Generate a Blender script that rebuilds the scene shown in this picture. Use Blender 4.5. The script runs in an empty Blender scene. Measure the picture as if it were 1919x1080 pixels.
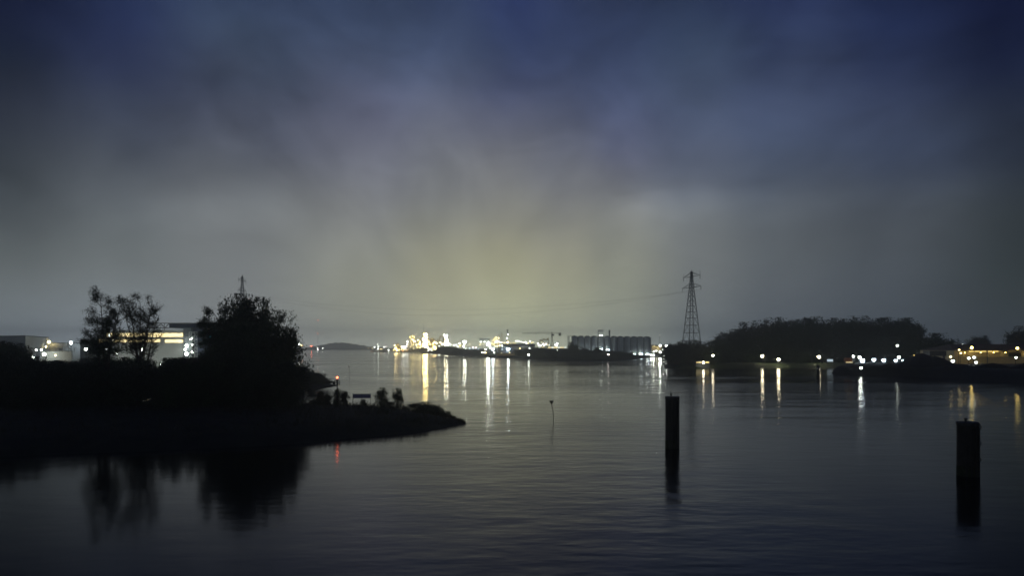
import bpy, math, random
import numpy as np
from mathutils import Vector, Matrix
R = random.Random(7)
S = bpy.context.scene
COL = S.collection
# ------------------------------------------------------------------ camera
F = 1397.0; CH = 12.0; HZ = 650.0; TH = 0.0   # level camera, horizon row 650, lens raised
cs, sn = math.cos(TH), math.sin(TH)
cam = bpy.data.cameras.new('camera'); co = bpy.data.objects.new('camera', cam); COL.objects.link(co)
cam.sensor_fit = 'HORIZONTAL'; cam.sensor_width = 36; cam.lens = 36 * F / 1919
cam.shift_y = (HZ - 539.5) / 1919; cam.clip_start = 0.1; cam.clip_end = 20000
co.location = (0, 0, CH); co.rotation_euler = (math.pi / 2 + TH, 0, 0)
S.camera = co
def Zof(py, D):
    v = (HZ - py) / F
    return CH + D * (v * cs + sn) / (cs - v * sn)
def Xof(px, D, z=8.0):
    return (px - 959.5) / F * (D * cs + (z - CH) * sn)
def at(px, py, D):
    z = Zof(py, D); return Vector((Xof(px, D, z), D, z))
def mpp(D): return D / F           # metres per photo pixel at depth D
def Dw(py): return CH * F / (py - 650.0)    # depth of the water surface seen at row py
# ------------------------------------------------------------------ world: night overcast lit from below by the town and works
W = bpy.data.worlds.new('World'); S.world = W; W.use_nodes = True
nt = W.node_tree; nt.nodes.clear()
def N(t, **k):
    n = nt.nodes.new(t)
    for a, b in k.items(): setattr(n, a, b)
    return n
def L(a, b): nt.links.new(a, b)
def mth(op, a, b=None, c=None, clamp=False):
    n = N('ShaderNodeMath', operation=op); n.use_clamp = clamp
    for i, v in enumerate((a, b, c)):
        if v is None: continue
        if isinstance(v, (int, float)): n.inputs[i].default_value = v
        else: L(v, n.inputs[i])
    return n.outputs[0]
def lin(c):
    return tuple(((x / 255) / 12.92 if x / 255 <= 0.04045 else ((x / 255 + 0.055) / 1.055) ** 2.4) for x in c)
ROWS = [0, 100, 200, 300, 400, 500, 590, 648]
SKY = {
 0:    [(20,27,56),(25,34,50),(38,43,58),(53,60,67),(73,79,83),(92,98,98),(104,111,114),(108,116,122)],
 220:  [(34,45,78),(37,45,73),(50,58,78),(72,78,88),(94,100,104),(110,116,116),(115,122,126),(116,124,130)],
 450:  [(52,65,93),(56,69,90),(70,76,95),(82,87,97),(112,116,118),(114,118,119),(118,122,122),(118,122,122)],
 700:  [(54,67,95),(66,78,103),(84,87,107),(97,100,112),(118,120,122),(134,136,124),(134,136,122),(118,122,116)],
 820:  [(52,65,97),(64,77,104),(84,90,111),(100,103,113),(122,124,121),(148,147,124),(153,153,128),(142,145,126)],
 960:  [(46,58,100),(54,68,103),(78,85,113),(104,107,118),(132,132,123),(158,156,127),(162,164,134),(158,164,140)],
 1060: [(48,60,96),(55,68,101),(74,82,108),(95,99,113),(123,124,121),(148,147,125),(154,156,132),(148,153,134)],
 1150: [(49,61,93),(55,67,97),(68,78,106),(84,88,108),(118,120,118),(134,136,122),(138,142,126),(132,138,128)],
 1300: [(47,60,90),(57,71,96),(65,76,100),(76,84,104),(102,107,110),(106,110,110),(96,102,104),(82,90,94)],
 1450: [(41,52,88),(50,62,92),(62,72,96),(63,74,96),(86,92,98),(88,94,98),(74,80,86),(66,74,82)],
 1650: [(27,37,68),(36,47,80),(56,65,86),(52,62,84),(73,79,85),(70,76,82),(63,70,76),(56,64,70)],
 1919: [(15,21,48),(22,30,55),(34,41,55),(36,43,57),(48,55,58),(46,53,54),(46,53,53),(42,49,54)],
}
def azel(px, py):
    u = (px - 959.5) / F; v = (HZ - py) / F
    x, y, z = u, cs - v * sn, sn + v * cs
    return math.atan2(x, y), math.atan2(z, math.hypot(x, y))
tc = N('ShaderNodeTexCoord'); sep = N('ShaderNodeSeparateXYZ'); L(tc.outputs['Generated'], sep.inputs[0])
az0 = mth('ARCTAN2', sep.outputs[0], sep.outputs[1])
el0 = mth('ABSOLUTE', mth('ARCSINE', sep.outputs[2]))
# billowing warp
vec = N('ShaderNodeCombineXYZ'); L(az0, vec.inputs[0]); L(el0, vec.inputs[1])
def noise(scale, detail=4, rough=0.5, w=0.0, sx=1.0, sy=1.0, rot=0.0, dist=0.0, src=None):
    mp = N('ShaderNodeMapping'); L(src or vec.outputs[0], mp.inputs[0])
    mp.inputs['Scale'].default_value = (sx, sy, 1); mp.inputs['Rotation'].default_value = (0, 0, rot)
    mp.inputs['Location'].default_value = (w, w * .7, 0)
    n = N('ShaderNodeTexNoise'); L(mp.outputs[0], n.inputs['Vector'])
    n.inputs['Scale'].default_value = scale; n.inputs['Detail'].default_value = detail
    n.inputs['Roughness'].default_value = rough; n.inputs['Distortion'].default_value = dist
    return n.outputs[0]
n1 = noise(3.5, 3, .5, 3.1, 1, 1.6); n2 = noise(3.5, 3, .5, 9.7, 1, 1.6)
elfade = mth('MULTIPLY', el0, 4.0, clamp=True)
az = mth('ADD', az0, mth('MULTIPLY', mth('SUBTRACT', n1, .5), mth('MULTIPLY', elfade, .15)))
el = mth('ADD', el0, mth('MULTIPLY', mth('SUBTRACT', n2, .5), mth('MULTIPLY', elfade, .09)))
EM = 0.52
cols = []
for px, cl in SKY.items():
    rp = N('ShaderNodeValToRGB'); cr = rp.color_ramp; cr.interpolation = 'B_SPLINE'
    pts = [(azel(px, py)[1] / EM, lin(c)) for py, c in zip(ROWS, cl)]
    pts.append((1.0, tuple(x * .6 for x in lin(cl[0]))))
    pts.sort()
    while len(cr.elements) > 1: cr.elements.remove(cr.elements[-1])
    cr.elements[0].position = max(0, pts[0][0]); cr.elements[0].color = (*pts[0][1], 1)
    for p, c in pts[1:]:
        e = cr.elements.new(min(1, p)); e.color = (*c, 1)
    L(mth('DIVIDE', el, EM), rp.inputs[0])
    cols.append((azel(px, 400)[0], rp.outputs[0]))
cur = cols[0][1]
for (a0, _), (a1, c1) in zip(cols, cols[1:]):
    mr = N('ShaderNodeMapRange', interpolation_type='SMOOTHSTEP'); L(az, mr.inputs[0])
    mr.inputs[1].default_value = a0; mr.inputs[2].default_value = a1
    mx = N('ShaderNodeMix', data_type='RGBA'); L(mr.outputs[0], mx.inputs[0]); L(cur, mx.inputs[6]); L(c1, mx.inputs[7])
    cur = mx.outputs[2]
# cloud wisps: radiate up-left and up-right from the glow, fading towards the horizon
a0g, _ = azel(940, 600)
dxg = mth('SUBTRACT', az0, a0g); dyg = mth('ADD', el0, .10)
phi = mth('ARCTAN2', dyg, dxg); rho = mth('SQRT', mth('ADD', mth('MULTIPLY', dxg, dxg), mth('MULTIPLY', dyg, dyg)))
pol = N('ShaderNodeCombineXYZ'); L(mth('MULTIPLY', phi, .62), pol.inputs[0]); L(mth('MULTIPLY', rho, 1.0), pol.inputs[1])
wr = noise(4.2, 5, .52, 2.0, 1, 1, 0, .9, src=pol.outputs[0])          # wisps radiating from the glow
wh = noise(3.4, 5, .52, 7.0, 1, 2.3, 0, .7)                             # level banks of cloud
w2 = noise(9.0, 5, .55, 5.0, 1, 1.7, 0, .8)
w3 = noise(8.0, 4, .55, 15.0, 1, 1.5, 0, .6)
side = N('ShaderNodeMapRange', interpolation_type='SMOOTHSTEP'); L(az0, side.inputs[0]); side.inputs[1].default_value = azel(820, 400)[0]; side.inputs[2].default_value = azel(1250, 400)[0]
wmix = N('ShaderNodeMix', data_type='FLOAT'); L(side.outputs[0], wmix.inputs[0]); L(wr, wmix.inputs[2]); L(wh, wmix.inputs[3])
wis = mth('ADD', mth('MULTIPLY', mth('SUBTRACT', wmix.outputs[0], .5), 1.5), mth('MULTIPLY', mth('SUBTRACT', w2, .5), .65))
gain = mth('ADD', 1.0, mth('MULTIPLY', wis, mth('MULTIPLY', elfade, .80)))
# one paler billow to the right of the glow, with a crisper upper-left edge
def lobe(px, py, rx, ry, amp, sharp=1.0):
    a, e = azel(px, py)
    jx = mth('MULTIPLY', mth('SUBTRACT', w2, .5), .07); jy = mth('MULTIPLY', mth('SUBTRACT', w3, .5), .06)
    dx = mth('DIVIDE', mth('SUBTRACT', mth('ADD', az0, jx), a), rx / F); dy = mth('DIVIDE', mth('SUBTRACT', mth('ADD', el0, jy), e), ry / F)
    d = mth('ADD', mth('MULTIPLY', dx, dx), mth('MULTIPLY', dy, dy))
    return mth('MULTIPLY', mth('POWER', math.e, mth('MULTIPLY', mth('POWER', d, sharp), -1)), amp)
for args in ((1228, 396, 60, 52, .13, 1.9), (1280, 378, 75, 36, .12, 2.0), (1370, 402, 190, 46, .15, 1.5), (1230, 470, 110, 50, .06, 1.2), (1130, 350, 55, 50, -.10, 1.1), (1300, 300, 110, 24, -.10, 1.1), (1560, 330, 160, 45, -.10, 1.3), (1480, 215, 150, 34, .10, 1.2), (440, 400, 120, 40, .12, 1.2), (795, 190, 80, 150, .13, 1.3), (785, 335, 55, 75, .15, 1.2), (690, 450, 120, 60, .07, 1.2), (440, 130, 60, 60, .07, 1.2), (940, 60, 50, 90, -.06, 1.2), (640, 230, 70, 60, .06, 1.0), (300, 260, 130, 45, -.08, 1.2)):
    gain = mth('ADD', gain, lobe(*args))
# the town's glow thickens towards the horizon
hz = mth('POWER', math.e, mth('DIVIDE', .033, mth('SQRT', mth('ADD', mth('MULTIPLY', el0, el0), .0004))))
gain = mth('MULTIPLY', gain, hz)
vm = N('ShaderNodeVectorMath', operation='SCALE'); L(cur, vm.inputs[0]); L(gain, vm.inputs['Scale'])
# last trace of dusk behind the cloud
sky = N('ShaderNodeTexSky', sky_type='NISHITA'); sky.sun_disc = False
sky.sun_elevation = math.radians(-4); sky.sun_rotation = math.radians(170)
bg = N('ShaderNodeBackground'); L(vm.outputs[0], bg.inputs[0]); bg.inputs[1].default_value = .96
bg2 = N('ShaderNodeBackground'); L(sky.outputs[0], bg2.inputs[0]); bg2.inputs[1].default_value = 0.01
ad = N('ShaderNodeAddShader'); L(bg.outputs[0], ad.inputs[0]); L(bg2.outputs[0], ad.inputs[1])
wo = N('ShaderNodeOutputWorld'); L(ad.outputs[0], wo.inputs[0])
# ------------------------------------------------------------------ render settings
S.view_settings.view_transform = 'Standard'; S.view_settings.look = 'None'
S.view_settings.exposure = 0.0; S.view_settings.gamma = 1.0
cy = S.cycles
cy.use_denoising = True; cy.max_bounces = 6; cy.diffuse_bounces = 2; cy.glossy_bounces = 3; cy.volume_bounces = 2
cy.transparent_max_bounces = 8; cy.sample_clamp_indirect = 4; cy.filter_width = 1.7
cy.use_light_tree = True; cy.caustics_reflective = True
# ------------------------------------------------------------------ materials
def mat(name, col, rough=.8, var=.35, scale=1.0, metal=0.0, bump=0.0):
    m = bpy.data.materials.new(name); m.use_nodes = True; t = m.node_tree
    b = t.nodes['Principled BSDF']; b.inputs['Roughness'].default_value = rough; b.inputs['Metallic'].default_value = metal
    tx = t.nodes.new('ShaderNodeTexCoord'); n = t.nodes.new('ShaderNodeTexNoise')
    n.inputs['Scale'].default_value = scale; n.inputs['Detail'].default_value = 6
    t.links.new(tx.outputs['Object'], n.inputs['Vector'])
    r = t.nodes.new('ShaderNodeValToRGB'); t.links.new(n.outputs[0], r.inputs[0])
    r.color_ramp.elements[0].position = .3; r.color_ramp.elements[1].position = .7
    r.color_ramp.elements[0].color = (*[c * (1 - var) for c in col], 1)
    r.color_ramp.elements[1].color = (*[min(1, c * (1 + var)) for c in col], 1)
    t.links.new(r.outputs[0], b.inputs['Base Color'])
    if bump:
        bp = t.nodes.new('ShaderNodeBump'); bp.inputs['Strength'].default_value = bump; bp.inputs['Distance'].default_value = .1
        t.links.new(n.outputs[0], bp.inputs['Height']); t.links.new(bp.outputs[0], b.inputs['Normal'])
    return m
_em = {}
LC = {'warm': (1, .79, .36), 'yellow': (1, .71, .19), 'white': (.92, 1, .88), 'cool': (.72, .88, 1), 'pink': (1, .86, .82), 'red': (1, .13, .05), 'cream': (1, .88, .60), 'cyan': (.05, .65, 1), 'orange': (1, .42, .12)}
def emat(c, s):
    k = (c, s)
    if k not in _em:
        m = bpy.data.materials.new('lamp_' + c); m.use_nodes = True; t = m.node_tree
        b = t.nodes['Principled BSDF']; b.inputs['Base Color'].default_value = (.8, .8, .8, 1)
        b.inputs['Emission Color'].default_value = (*LC[c], 1); b.inputs['Emission Strength'].default_value = s
        _em[k] = m
    return _em[k]
M = dict(
 leaf=mat('leaf', (.038, .062, .026), .6, .5, .6), leaf2=mat('leaf_dull', (.036, .052, .028), .65, .5, .5),
 bark=mat('bark', (.07, .055, .04), .9, .4, 3, bump=.6), soil=mat('soil_and_grass', (.022, .025, .014), .95, .5, .3, bump=.6),
 grass=mat('mown_grass', (.035, .058, .020), .9, .4, .5, bump=.5), reed=mat('reed', (.045, .043, .022), .8, .5, .4),
 steel=mat('galvanised_steel', (.20, .21, .21), .55, .2, .5, .6), dsteel=mat('dark_steel', (.03, .03, .033), .6, .3, .8),
 rust=mat('tarred_steel', (.022, .020, .018), .7, .5, 1.2, bump=.5), conc=mat('concrete', (.30, .31, .30), .85, .2, .2),
 silo=mat('silo_sheet', (.56, .60, .62), .5, .08, .15), wall=mat('pale_cladding', (.52, .53, .52), .7, .06, .15),
 dwall=mat('grey_cladding', (.16, .18, .20), .7, .15, .2), navy=mat('navy_fascia', (.02, .035, .08), .5, .2, .3),
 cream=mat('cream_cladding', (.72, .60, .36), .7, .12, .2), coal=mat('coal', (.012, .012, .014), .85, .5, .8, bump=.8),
 yell=mat('yellow_paint', (.55, .42, .12), .6, .1, .5), blue=mat('blue_board', (.20, .25, .50), .5, .1, 1),
 asph=mat('asphalt', (.06, .06, .06), .9, .2, .5), hill=mat('distant_wood', (.05, .06, .045), .9, .3, .02),
 pipe=mat('pipe_steel', (.55, .50, .38), .45, .2, .4, .3), orange=mat('orange_paint', (.6, .18, .05), .5, .15, .8),
 weed=mat('river_weed', (.030, .038, .018), .95, .6, 3, bump=.8), white=mat('white_paint', (.75, .76, .74), .5, .08, .5))
# water
wm = bpy.data.materials.new('river_water'); wm.use_nodes = True; t = wm.node_tree; b = t.nodes['Principled BSDF']
b.inputs['Base Color'].default_value = (.006, .009, .010, 1); b.inputs['Roughness'].default_value = .13; b.inputs['IOR'].default_value = 1.333; b.inputs['Specular IOR Level'].default_value = .32; b.inputs['Specular Tint'].default_value = (.92, 1, .76, 1)
tx = t.nodes.new('ShaderNodeTexCoord')
def wn(sx, sy, scale, det, rot=0.0, rough=.5):
    mp = t.nodes.new('ShaderNodeMapping'); t.links.new(tx.outputs['Object'], mp.inputs[0])
    mp.inputs['Scale'].default_value = (sx, sy, 1); mp.inputs['Rotation'].default_value = (0, 0, rot)
    n = t.nodes.new('ShaderNodeTexNoise'); t.links.new(mp.outputs[0], n.inputs['Vector'])
    n.inputs['Scale'].default_value = scale; n.inputs['Detail'].default_value = det; n.inputs['Roughness'].default_value = rough
    return n.outputs[0]
def tm(op, a, b_, clamp=False):
    n = t.nodes.new('ShaderNodeMath'); n.operation = op; n.use_clamp = clamp
    for i, v in enumerate((a, b_)):
        if isinstance(v, (int, float)): n.inputs[i].default_value = v
        else: t.links.new(v, n.inputs[i])
    return n.outputs[0]
small = wn(.5, 1, .9, 3, .12); mid = wn(.42, 1, .27, 3, -.22); long = wn(.22, 1, .085, 4, -.08); big = wn(.25, 1, .016, 3, .1)
mask = t.nodes.new('ShaderNodeMapRange'); t.links.new(big, mask.inputs[0]); mask.inputs[1].default_value = .38; mask.inputs[2].default_value = .62
mask.inputs[3].default_value = .25; mask.inputs[4].default_value = 1.0
# a ruffled patch in mid stream, calmer water under the banks near the viewer
sx = t.nodes.new('ShaderNodeSeparateXYZ'); t.links.new(tx.outputs['Object'], sx.inputs[0])
ux = tm('DIVIDE', tm('SUBTRACT', sx.outputs[0], 6.0), 19.0); patch = tm('SUBTRACT', 1.15, tm('MULTIPLY', ux, ux), True)
far = t.nodes.new('ShaderNodeMapRange'); t.links.new(sx.outputs[1], far.inputs[0]); far.inputs[1].default_value = 95; far.inputs[2].default_value = 190
ruf = tm('ADD', tm('MULTIPLY', tm('MAXIMUM', patch, far.outputs[0]), .75), .25)
hgt = tm('MULTIPLY', tm('MULTIPLY', tm('ADD', tm('ADD', tm('MULTIPLY', small, .32), mid), tm('MULTIPLY', tm('MULTIPLY', long, far.outputs[0]), 2.6)), mask.outputs[0]), ruf)
bp = t.nodes.new('ShaderNodeBump'); bp.inputs['Strength'].default_value = 1.0; bp.inputs['Distance'].default_value = .19
t.links.new(hgt, bp.inputs['Height']); t.links.new(bp.outputs[0], b.inputs['Normal'])
t.links.new(tm('ADD', tm('ADD', tm('MULTIPLY', mask.outputs[0], .06), .07), tm('MULTIPLY', tm('MULTIPLY', patch, tm('SUBTRACT', 1.0, far.outputs[0])), .05)), b.inputs['Roughness'])
# ------------------------------------------------------------------ mesh builder
class MB:
    def __init__(s): s.v = []; s.f = []
    def add(s, vs, fs):
        k = len(s.v); s.v += [tuple(p) for p in vs]; s.f += [tuple(i + k for i in f) for f in fs]
    def box(s, a, b_):
        x0, y0, z0 = a; x1, y1, z1 = b_
        s.add([(x0,y0,z0),(x1,y0,z0),(x1,y1,z0),(x0,y1,z0),(x0,y0,z1),(x1,y0,z1),(x1,y1,z1),(x0,y1,z1)],
              [(0,3,2,1),(4,5,6,7),(0,1,5,4),(1,2,6,5),(2,3,7,6),(3,0,4,7)])
    def tube(s, p, q, r0, r1=None, n=6):
        if r1 is None: r1 = r0
        p, q = Vector(p), Vector(q); d = q - p
        if d.length < 1e-6: return
        d.normalize(); a = d.orthogonal().normalized(); c = d.cross(a); vs = []
        for o, r in ((p, r0), (q, r1)):
            for i in range(n):
                t_ = 2 * math.pi * i / n; vs.append(o + (a * math.cos(t_) + c * math.sin(t_)) * r)
        s.add(vs, [(i, (i + 1) % n, n + (i + 1) % n, n + i) for i in range(n)] + [tuple(range(n))[::-1], tuple(range(n, 2 * n))])
    def lathe(s, prof, n=20, c=(0, 0, 0)):
        vs = []; m = len(prof)
        for r, z in prof:
            for i in range(n):
                t_ = 2 * math.pi * i / n; vs.append((c[0] + r * math.cos(t_), c[1] + r * math.sin(t_), c[2] + z))
        fs = [(j * n + i, j * n + (i + 1) % n, (j + 1) * n + (i + 1) % n, (j + 1) * n + i) for j in range(m - 1) for i in range(n)]
        fs += [tuple(range(n))[::-1], tuple(range((m - 1) * n, m * n))]
        s.add(vs, fs)
    def path(s, pts, r, n=5):
        for a, b_ in zip(pts, pts[1:]): s.tube(a, b_, r, r, n)
    def mesh(s, name, m, smooth=False):
        me = bpy.data.meshes.new(name); me.from_pydata(s.v, [], s.f); me.materials.append(m)
        if smooth: me.polygons.foreach_set('use_smooth', [True] * len(me.polygons))
        return me
    def build(s, name, m, parent=None, loc=(0, 0, 0), smooth=False):
        o = bpy.data.objects.new(name, s.mesh(name, m, smooth)); COL.objects.link(o); o.location = loc
        if parent: o.parent = parent
        return o
def tag(o, label=None, cat=None, group=None, kind=None):
    for k, v in (('label', label), ('category', cat), ('group', group), ('kind', kind)):
        if v: o[k] = v
    return o
def thing(name, label, cat, loc=(0, 0, 0), rz=0.0, group=None):
    o = bpy.data.objects.new(name, None); COL.objects.link(o); o.location = loc; o.rotation_euler = (0, 0, rz)
    o.empty_display_size = .3
    return tag(o, label, cat, group)
def part(name, me, parent, loc=(0, 0, 0), scale=None, mt=None):
    o = bpy.data.objects.new(name, me); COL.objects.link(o); o.parent = parent; o.location = loc
    if scale: o.scale = scale if hasattr(scale, '__len__') else (scale,) * 3
    return o
_globe = {}
BOOST = {}
def globe(c, s):
    if (c, s) not in _globe:
        mb = MB(); n = 8; prof = [(.05, -1), (.7, -.72), (1, 0), (.7, .72), (.05, 1)]
        mb.lathe(prof, n); _globe[(c, s)] = mb.mesh('lamp_glass', emat(c, s), True)
    return _globe[(c, s)]
def wl(o):
    v = o.location.copy()
    while o.parent: o = o.parent; v += o.location
    return v
def lamp(parent, px, py, D, rpx=1.3, c='warm', s=60, name='lamp'):
    """a glowing lamp glass on its thing, at depth D; rpx its radius in photo pixels"""
    p = at(px, py, D) - wl(parent)
    if D > 700: rpx *= .62; s *= BOOST.get('k', .5)
    return part(name, globe(c, s), parent, p, rpx * mpp(D))
def P3(px, D, z): return Vector((Xof(px, D, z), D, z))
# ------------------------------------------------------------------ setting: land and water
def land(name, outline, hmax, slope, m, step, rough=.3, base=-1.5, seed=1):
    """heightfield inside a shoreline: rises from the water's edge to hmax"""
    pts = np.array(outline, float); x0, y0 = pts.min(0) - step; x1, y1 = pts.max(0) + step
    xs = np.arange(x0, x1 + step, step); ys = np.arange(y0, y1 + step, step)
    X, Y = np.meshgrid(xs, ys); n = len(pts); inside = np.zeros(X.shape, bool); dist = np.full(X.shape, 1e9)
    for i in range(n):
        ax, ay = pts[i]; bx, by = pts[(i + 1) % n]
        cond = (ay > Y) != (by > Y)
        with np.errstate(divide='ignore', invalid='ignore'):
            inside ^= cond & (X < (bx - ax) * (Y - ay) / (by - ay + 1e-12) + ax)
        dx, dy = bx - ax, by - ay; t_ = np.clip(((X - ax) * dx + (Y - ay) * dy) / (dx * dx + dy * dy + 1e-9), 0, 1)
        dist = np.minimum(dist, np.hypot(X - ax - t_ * dx, Y - ay - t_ * dy))
    sd = np.where(inside, dist, -dist)
    rg = np.random.RandomState(seed); ph = rg.rand(6) * 6.28
    nz = sum(np.sin(X / (step * k) + ph[i]) * np.cos(Y / (step * (k + .7)) + ph[i] * 2) for i, k in enumerate((1.3, 2.1, 3.7))) / 3
    sd = sd + nz * step * .35
    Z = np.clip(np.where(sd > 0, hmax * (1 - np.exp(-sd * slope / hmax)), sd * slope), base, None) + np.where(sd > 0, nz * rough, 0)
    mb = MB(); ny, nx = X.shape
    mb.v = [(float(a), float(b_), float(c)) for a, b_, c in zip(X.ravel(), Y.ravel(), Z.ravel())]
    for j in range(ny - 1):
        for i in range(nx - 1):
            q = (j * nx + i, j * nx + i + 1, (j + 1) * nx + i + 1, (j + 1) * nx + i)
            if max(mb.v[k][2] for k in q) > base + .01: mb.f.append(q)
    o = mb.build(name, m, smooth=True); o['kind'] = 'structure'
    return o
def XD(px, D): return (Xof(px, D, 0), D)
mb = MB(); mb.add([(-3600, -60, 0), (3600, -60, 0), (3600, 4300, 0), (-3600, 4300, 0)], [(0, 1, 2, 3)])
mb.build('river_water', wm)['kind'] = 'structure'
mb = MB(); mb.add([(-3600, -60, -3), (3600, -60, -3), (3600, 4300, -3), (-3600, 4300, -3)], [(0, 1, 2, 3)])
mb.build('ground', M['soil'])['kind'] = 'structure'
land('near_bank', [XD(-500, 79), XD(0, 81), XD(200, 84), XD(300, 85.5), XD(430, 88.5), XD(560, 92), XD(640, 96), XD(700, 99), XD(780, 104), XD(830, 109), XD(860, 114),
     XD(878, 116.5), XD(860, 121), XD(800, 131), XD(745, 139), XD(650, 144), XD(560, 147), XD(380, 152), XD(200, 150), XD(0, 150), XD(-500, 150)], 2.0, .35, M['soil'], 1.5, .12)
land('inlet_bank', [XD(-600, 176), XD(0, 180), XD(100, 178), XD(300, 176), XD(480, 182), XD(560, 196), XD(600, 212), XD(629, 231), XD(610, 240), XD(575, 262), XD(540, 300), XD(500, 420), XD(460, 600), XD(-900, 600)], 2.6, .25, M['soil'], 4, .2)
land('far_shore', [(-3400, 2800), (-1900, 2700), (-700, 2790), (300, 2810), (3400, 2500), (3400, 4200), (-3400, 4200)], 4, .1, M['soil'], 60, .5)
land('industrial_shore', [XD(738, 1830), XD(765, 1640), XD(790, 1400), XD(820, 1180), XD(842, 1000), XD(862, 925), XD(905, 860), XD(950, 795), XD(1000, 690), XD(1060, 620), XD(1110, 610), XD(1150, 622), XD(1185, 690), XD(1212, 790),
     XD(1225, 950), XD(1232, 1060), (1500, 1100), (2500, 1200), (2500, 2500), (-100, 2600), (-400, 2500)], 3, .25, M['soil'], 16, .2)
land('right_bank', [XD(1241, 430), XD(1250, 408), XD(1262, 398), XD(1290, 408), XD(1350, 425), XD(1450, 432), XD(1545, 432), XD(1575, 410), XD(1700, 360), XD(2050, 300), XD(3200, 300), (1400, 900), (500, 900), XD(1300, 640), XD(1250, 500)], 2.6, .5, M['grass'], 5, .1)
land('coal_quay', [XD(1558, 338), XD(1580, 331), XD(1640, 314), XD(1700, 300), XD(1800, 275), XD(1925, 243), XD(2050, 220), XD(2600, 200), XD(2600, 300), XD(2050, 345), XD(1700, 372), XD(1585, 395), XD(1562, 380)], 4.2, 1.6, M['coal'], 2.5, .35)
# far wooded hill, fading into the air
prof = [(560, 651), (578, 646.5), (600, 643), (625, 638.5), (645, 638), (665, 641), (690, 645), (715, 647), (735, 651)]
mb = MB(); NR = 12; vs = []
for i, (px, py) in enumerate([(a + (c - a) * k / 6, b_ + (d - b_) * k / 6) for (a, b_), (c, d) in zip(prof, prof[1:]) for k in range(6)] + [prof[-1]]):
    p = at(px, py + 3.2, 4050)
    for j in range(NR + 1):
        a = math.pi * j / NR; vs.append((p.x * (1 - .05 * math.cos(a)), 4050 - 200 * math.cos(a), 1 + max(1, (p.z - 3 + 2 * math.sin(i * 1.7) + 1.3 * math.sin(i * 4.1))) * math.sin(a)))
nc = len(vs) // (NR + 1)
mb.add(vs, [(i * (NR + 1) + j, (i + 1) * (NR + 1) + j, (i + 1) * (NR + 1) + j + 1, i * (NR + 1) + j + 1) for i in range(nc - 1) for j in range(NR)])
mb.build('far_hill', M['hill'], smooth=True)['kind'] = 'structure'
# ------------------------------------------------------------------ vegetation
def quad_leaf(mb, p, s, rng):
    a = Vector((rng.gauss(0, 1), rng.gauss(0, 1), rng.gauss(0, 1))).normalized(); b_ = a.orthogonal().normalized()
    b_ = (b_ * math.cos(rng.random() * 6) + a.cross(b_) * math.sin(rng.random() * 6)).normalized()
    k = len(mb.v); w = s * rng.uniform(.35, .6); l_ = s * rng.uniform(.7, 1.3)
    mb.v += [tuple(p - a * l_ * .5), tuple(p + b_ * w * .5), tuple(p + a * l_ * .5), tuple(p - b_ * w * .5)]
    mb.f.append((k, k + 1, k + 2, k + 3))
def crown_mesh(seed, clumps, per, leaf, shape='round', cl_r=.16):
    """crown in a unit box: z 0..1, radius .5 - clumps of leaf faces with gaps between"""
    rng = random.Random(seed); mb = MB()
    lobes = [(Vector((rng.uniform(-.22, .22), rng.uniform(-.22, .22), rng.uniform(.35, .72))), rng.uniform(.2, .34)) for _ in range(6)]
    lobes.append((Vector((0, 0, .5)), .36))
    for c in range(clumps):
        lc, lr = rng.choice(lobes)
        d = Vector((rng.gauss(0, 1), rng.gauss(0, 1), rng.gauss(0, 1))).normalized() * lr * rng.uniform(.35, 1.08)
        p = lc + d
        if shape == 'tall': p = Vector((p.x * .8, p.y * .8, p.z * 1.1 - .08))
        if shape == 'low': p.z = p.z * .9 - .1
        p.z = max(.02, p.z)
        rr = cl_r * rng.uniform(.5, 1.15)
        for _ in range(per):
            q = p + Vector((rng.gauss(0, .45), rng.gauss(0, .45), rng.gauss(0, .34))) * rr
            q.z = max(0, q.z)
            quad_leaf(mb, q, leaf * rng.uniform(.6, 1.4), rng)
    V = np.array(mb.v); lo, hi = np.percentile(V, 1.5, 0), np.percentile(V, 98.5, 0)
    V[:, :2] = (V[:, :2] - (lo + hi)[:2] / 2) / (hi - lo)[:2]; V[:, 2] = np.clip((V[:, 2] - lo[2]) / (hi[2] - lo[2]), -.02, 1.06)
    mb.v = [tuple(map(float, v)) for v in V]
    return mb.mesh('crown', M['leaf'] if seed % 2 else M['leaf2'])
NEAR = [crown_mesh(11 + i, 150, 90, .028, ('round', 'tall', 'round', 'low')[i], .12) for i in range(4)]
FAR = [crown_mesh(31 + i, 90, 80, .038, ('round', 'tall', 'round', 'round', 'low')[i], .15) for i in range(5)]
def trunk_mesh(seed):
    rng = random.Random(seed); mb = MB()
    pts = [Vector((0, 0, -.03)), Vector((.01, 0, .2)), Vector((rng.uniform(-.03, .03), .01, .45)), Vector((rng.uniform(-.05, .05), -.01, .78))]
    rs = [.026, .02, .014, .005]
    for i in range(3): mb.tube(pts[i], pts[i + 1], rs[i], rs[i + 1], 7)
    for i in range(9):
        z = rng.uniform(.22, .7); a = rng.random() * 6.28; q = Vector((math.cos(a), math.sin(a), rng.uniform(.5, 1.1))) * rng.uniform(.15, .3)
        mb.tube((0, 0, z), Vector((0, 0, z)) + q * .5, .009, .005, 5); mb.tube(Vector((0, 0, z)) + q * .5, Vector((0, 0, z)) + q + Vector((0, 0, .04)), .005, .002, 4)
    return mb.mesh('trunk', M['bark'])
TRUNK = [trunk_mesh(i) for i in range(3)]
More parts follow.
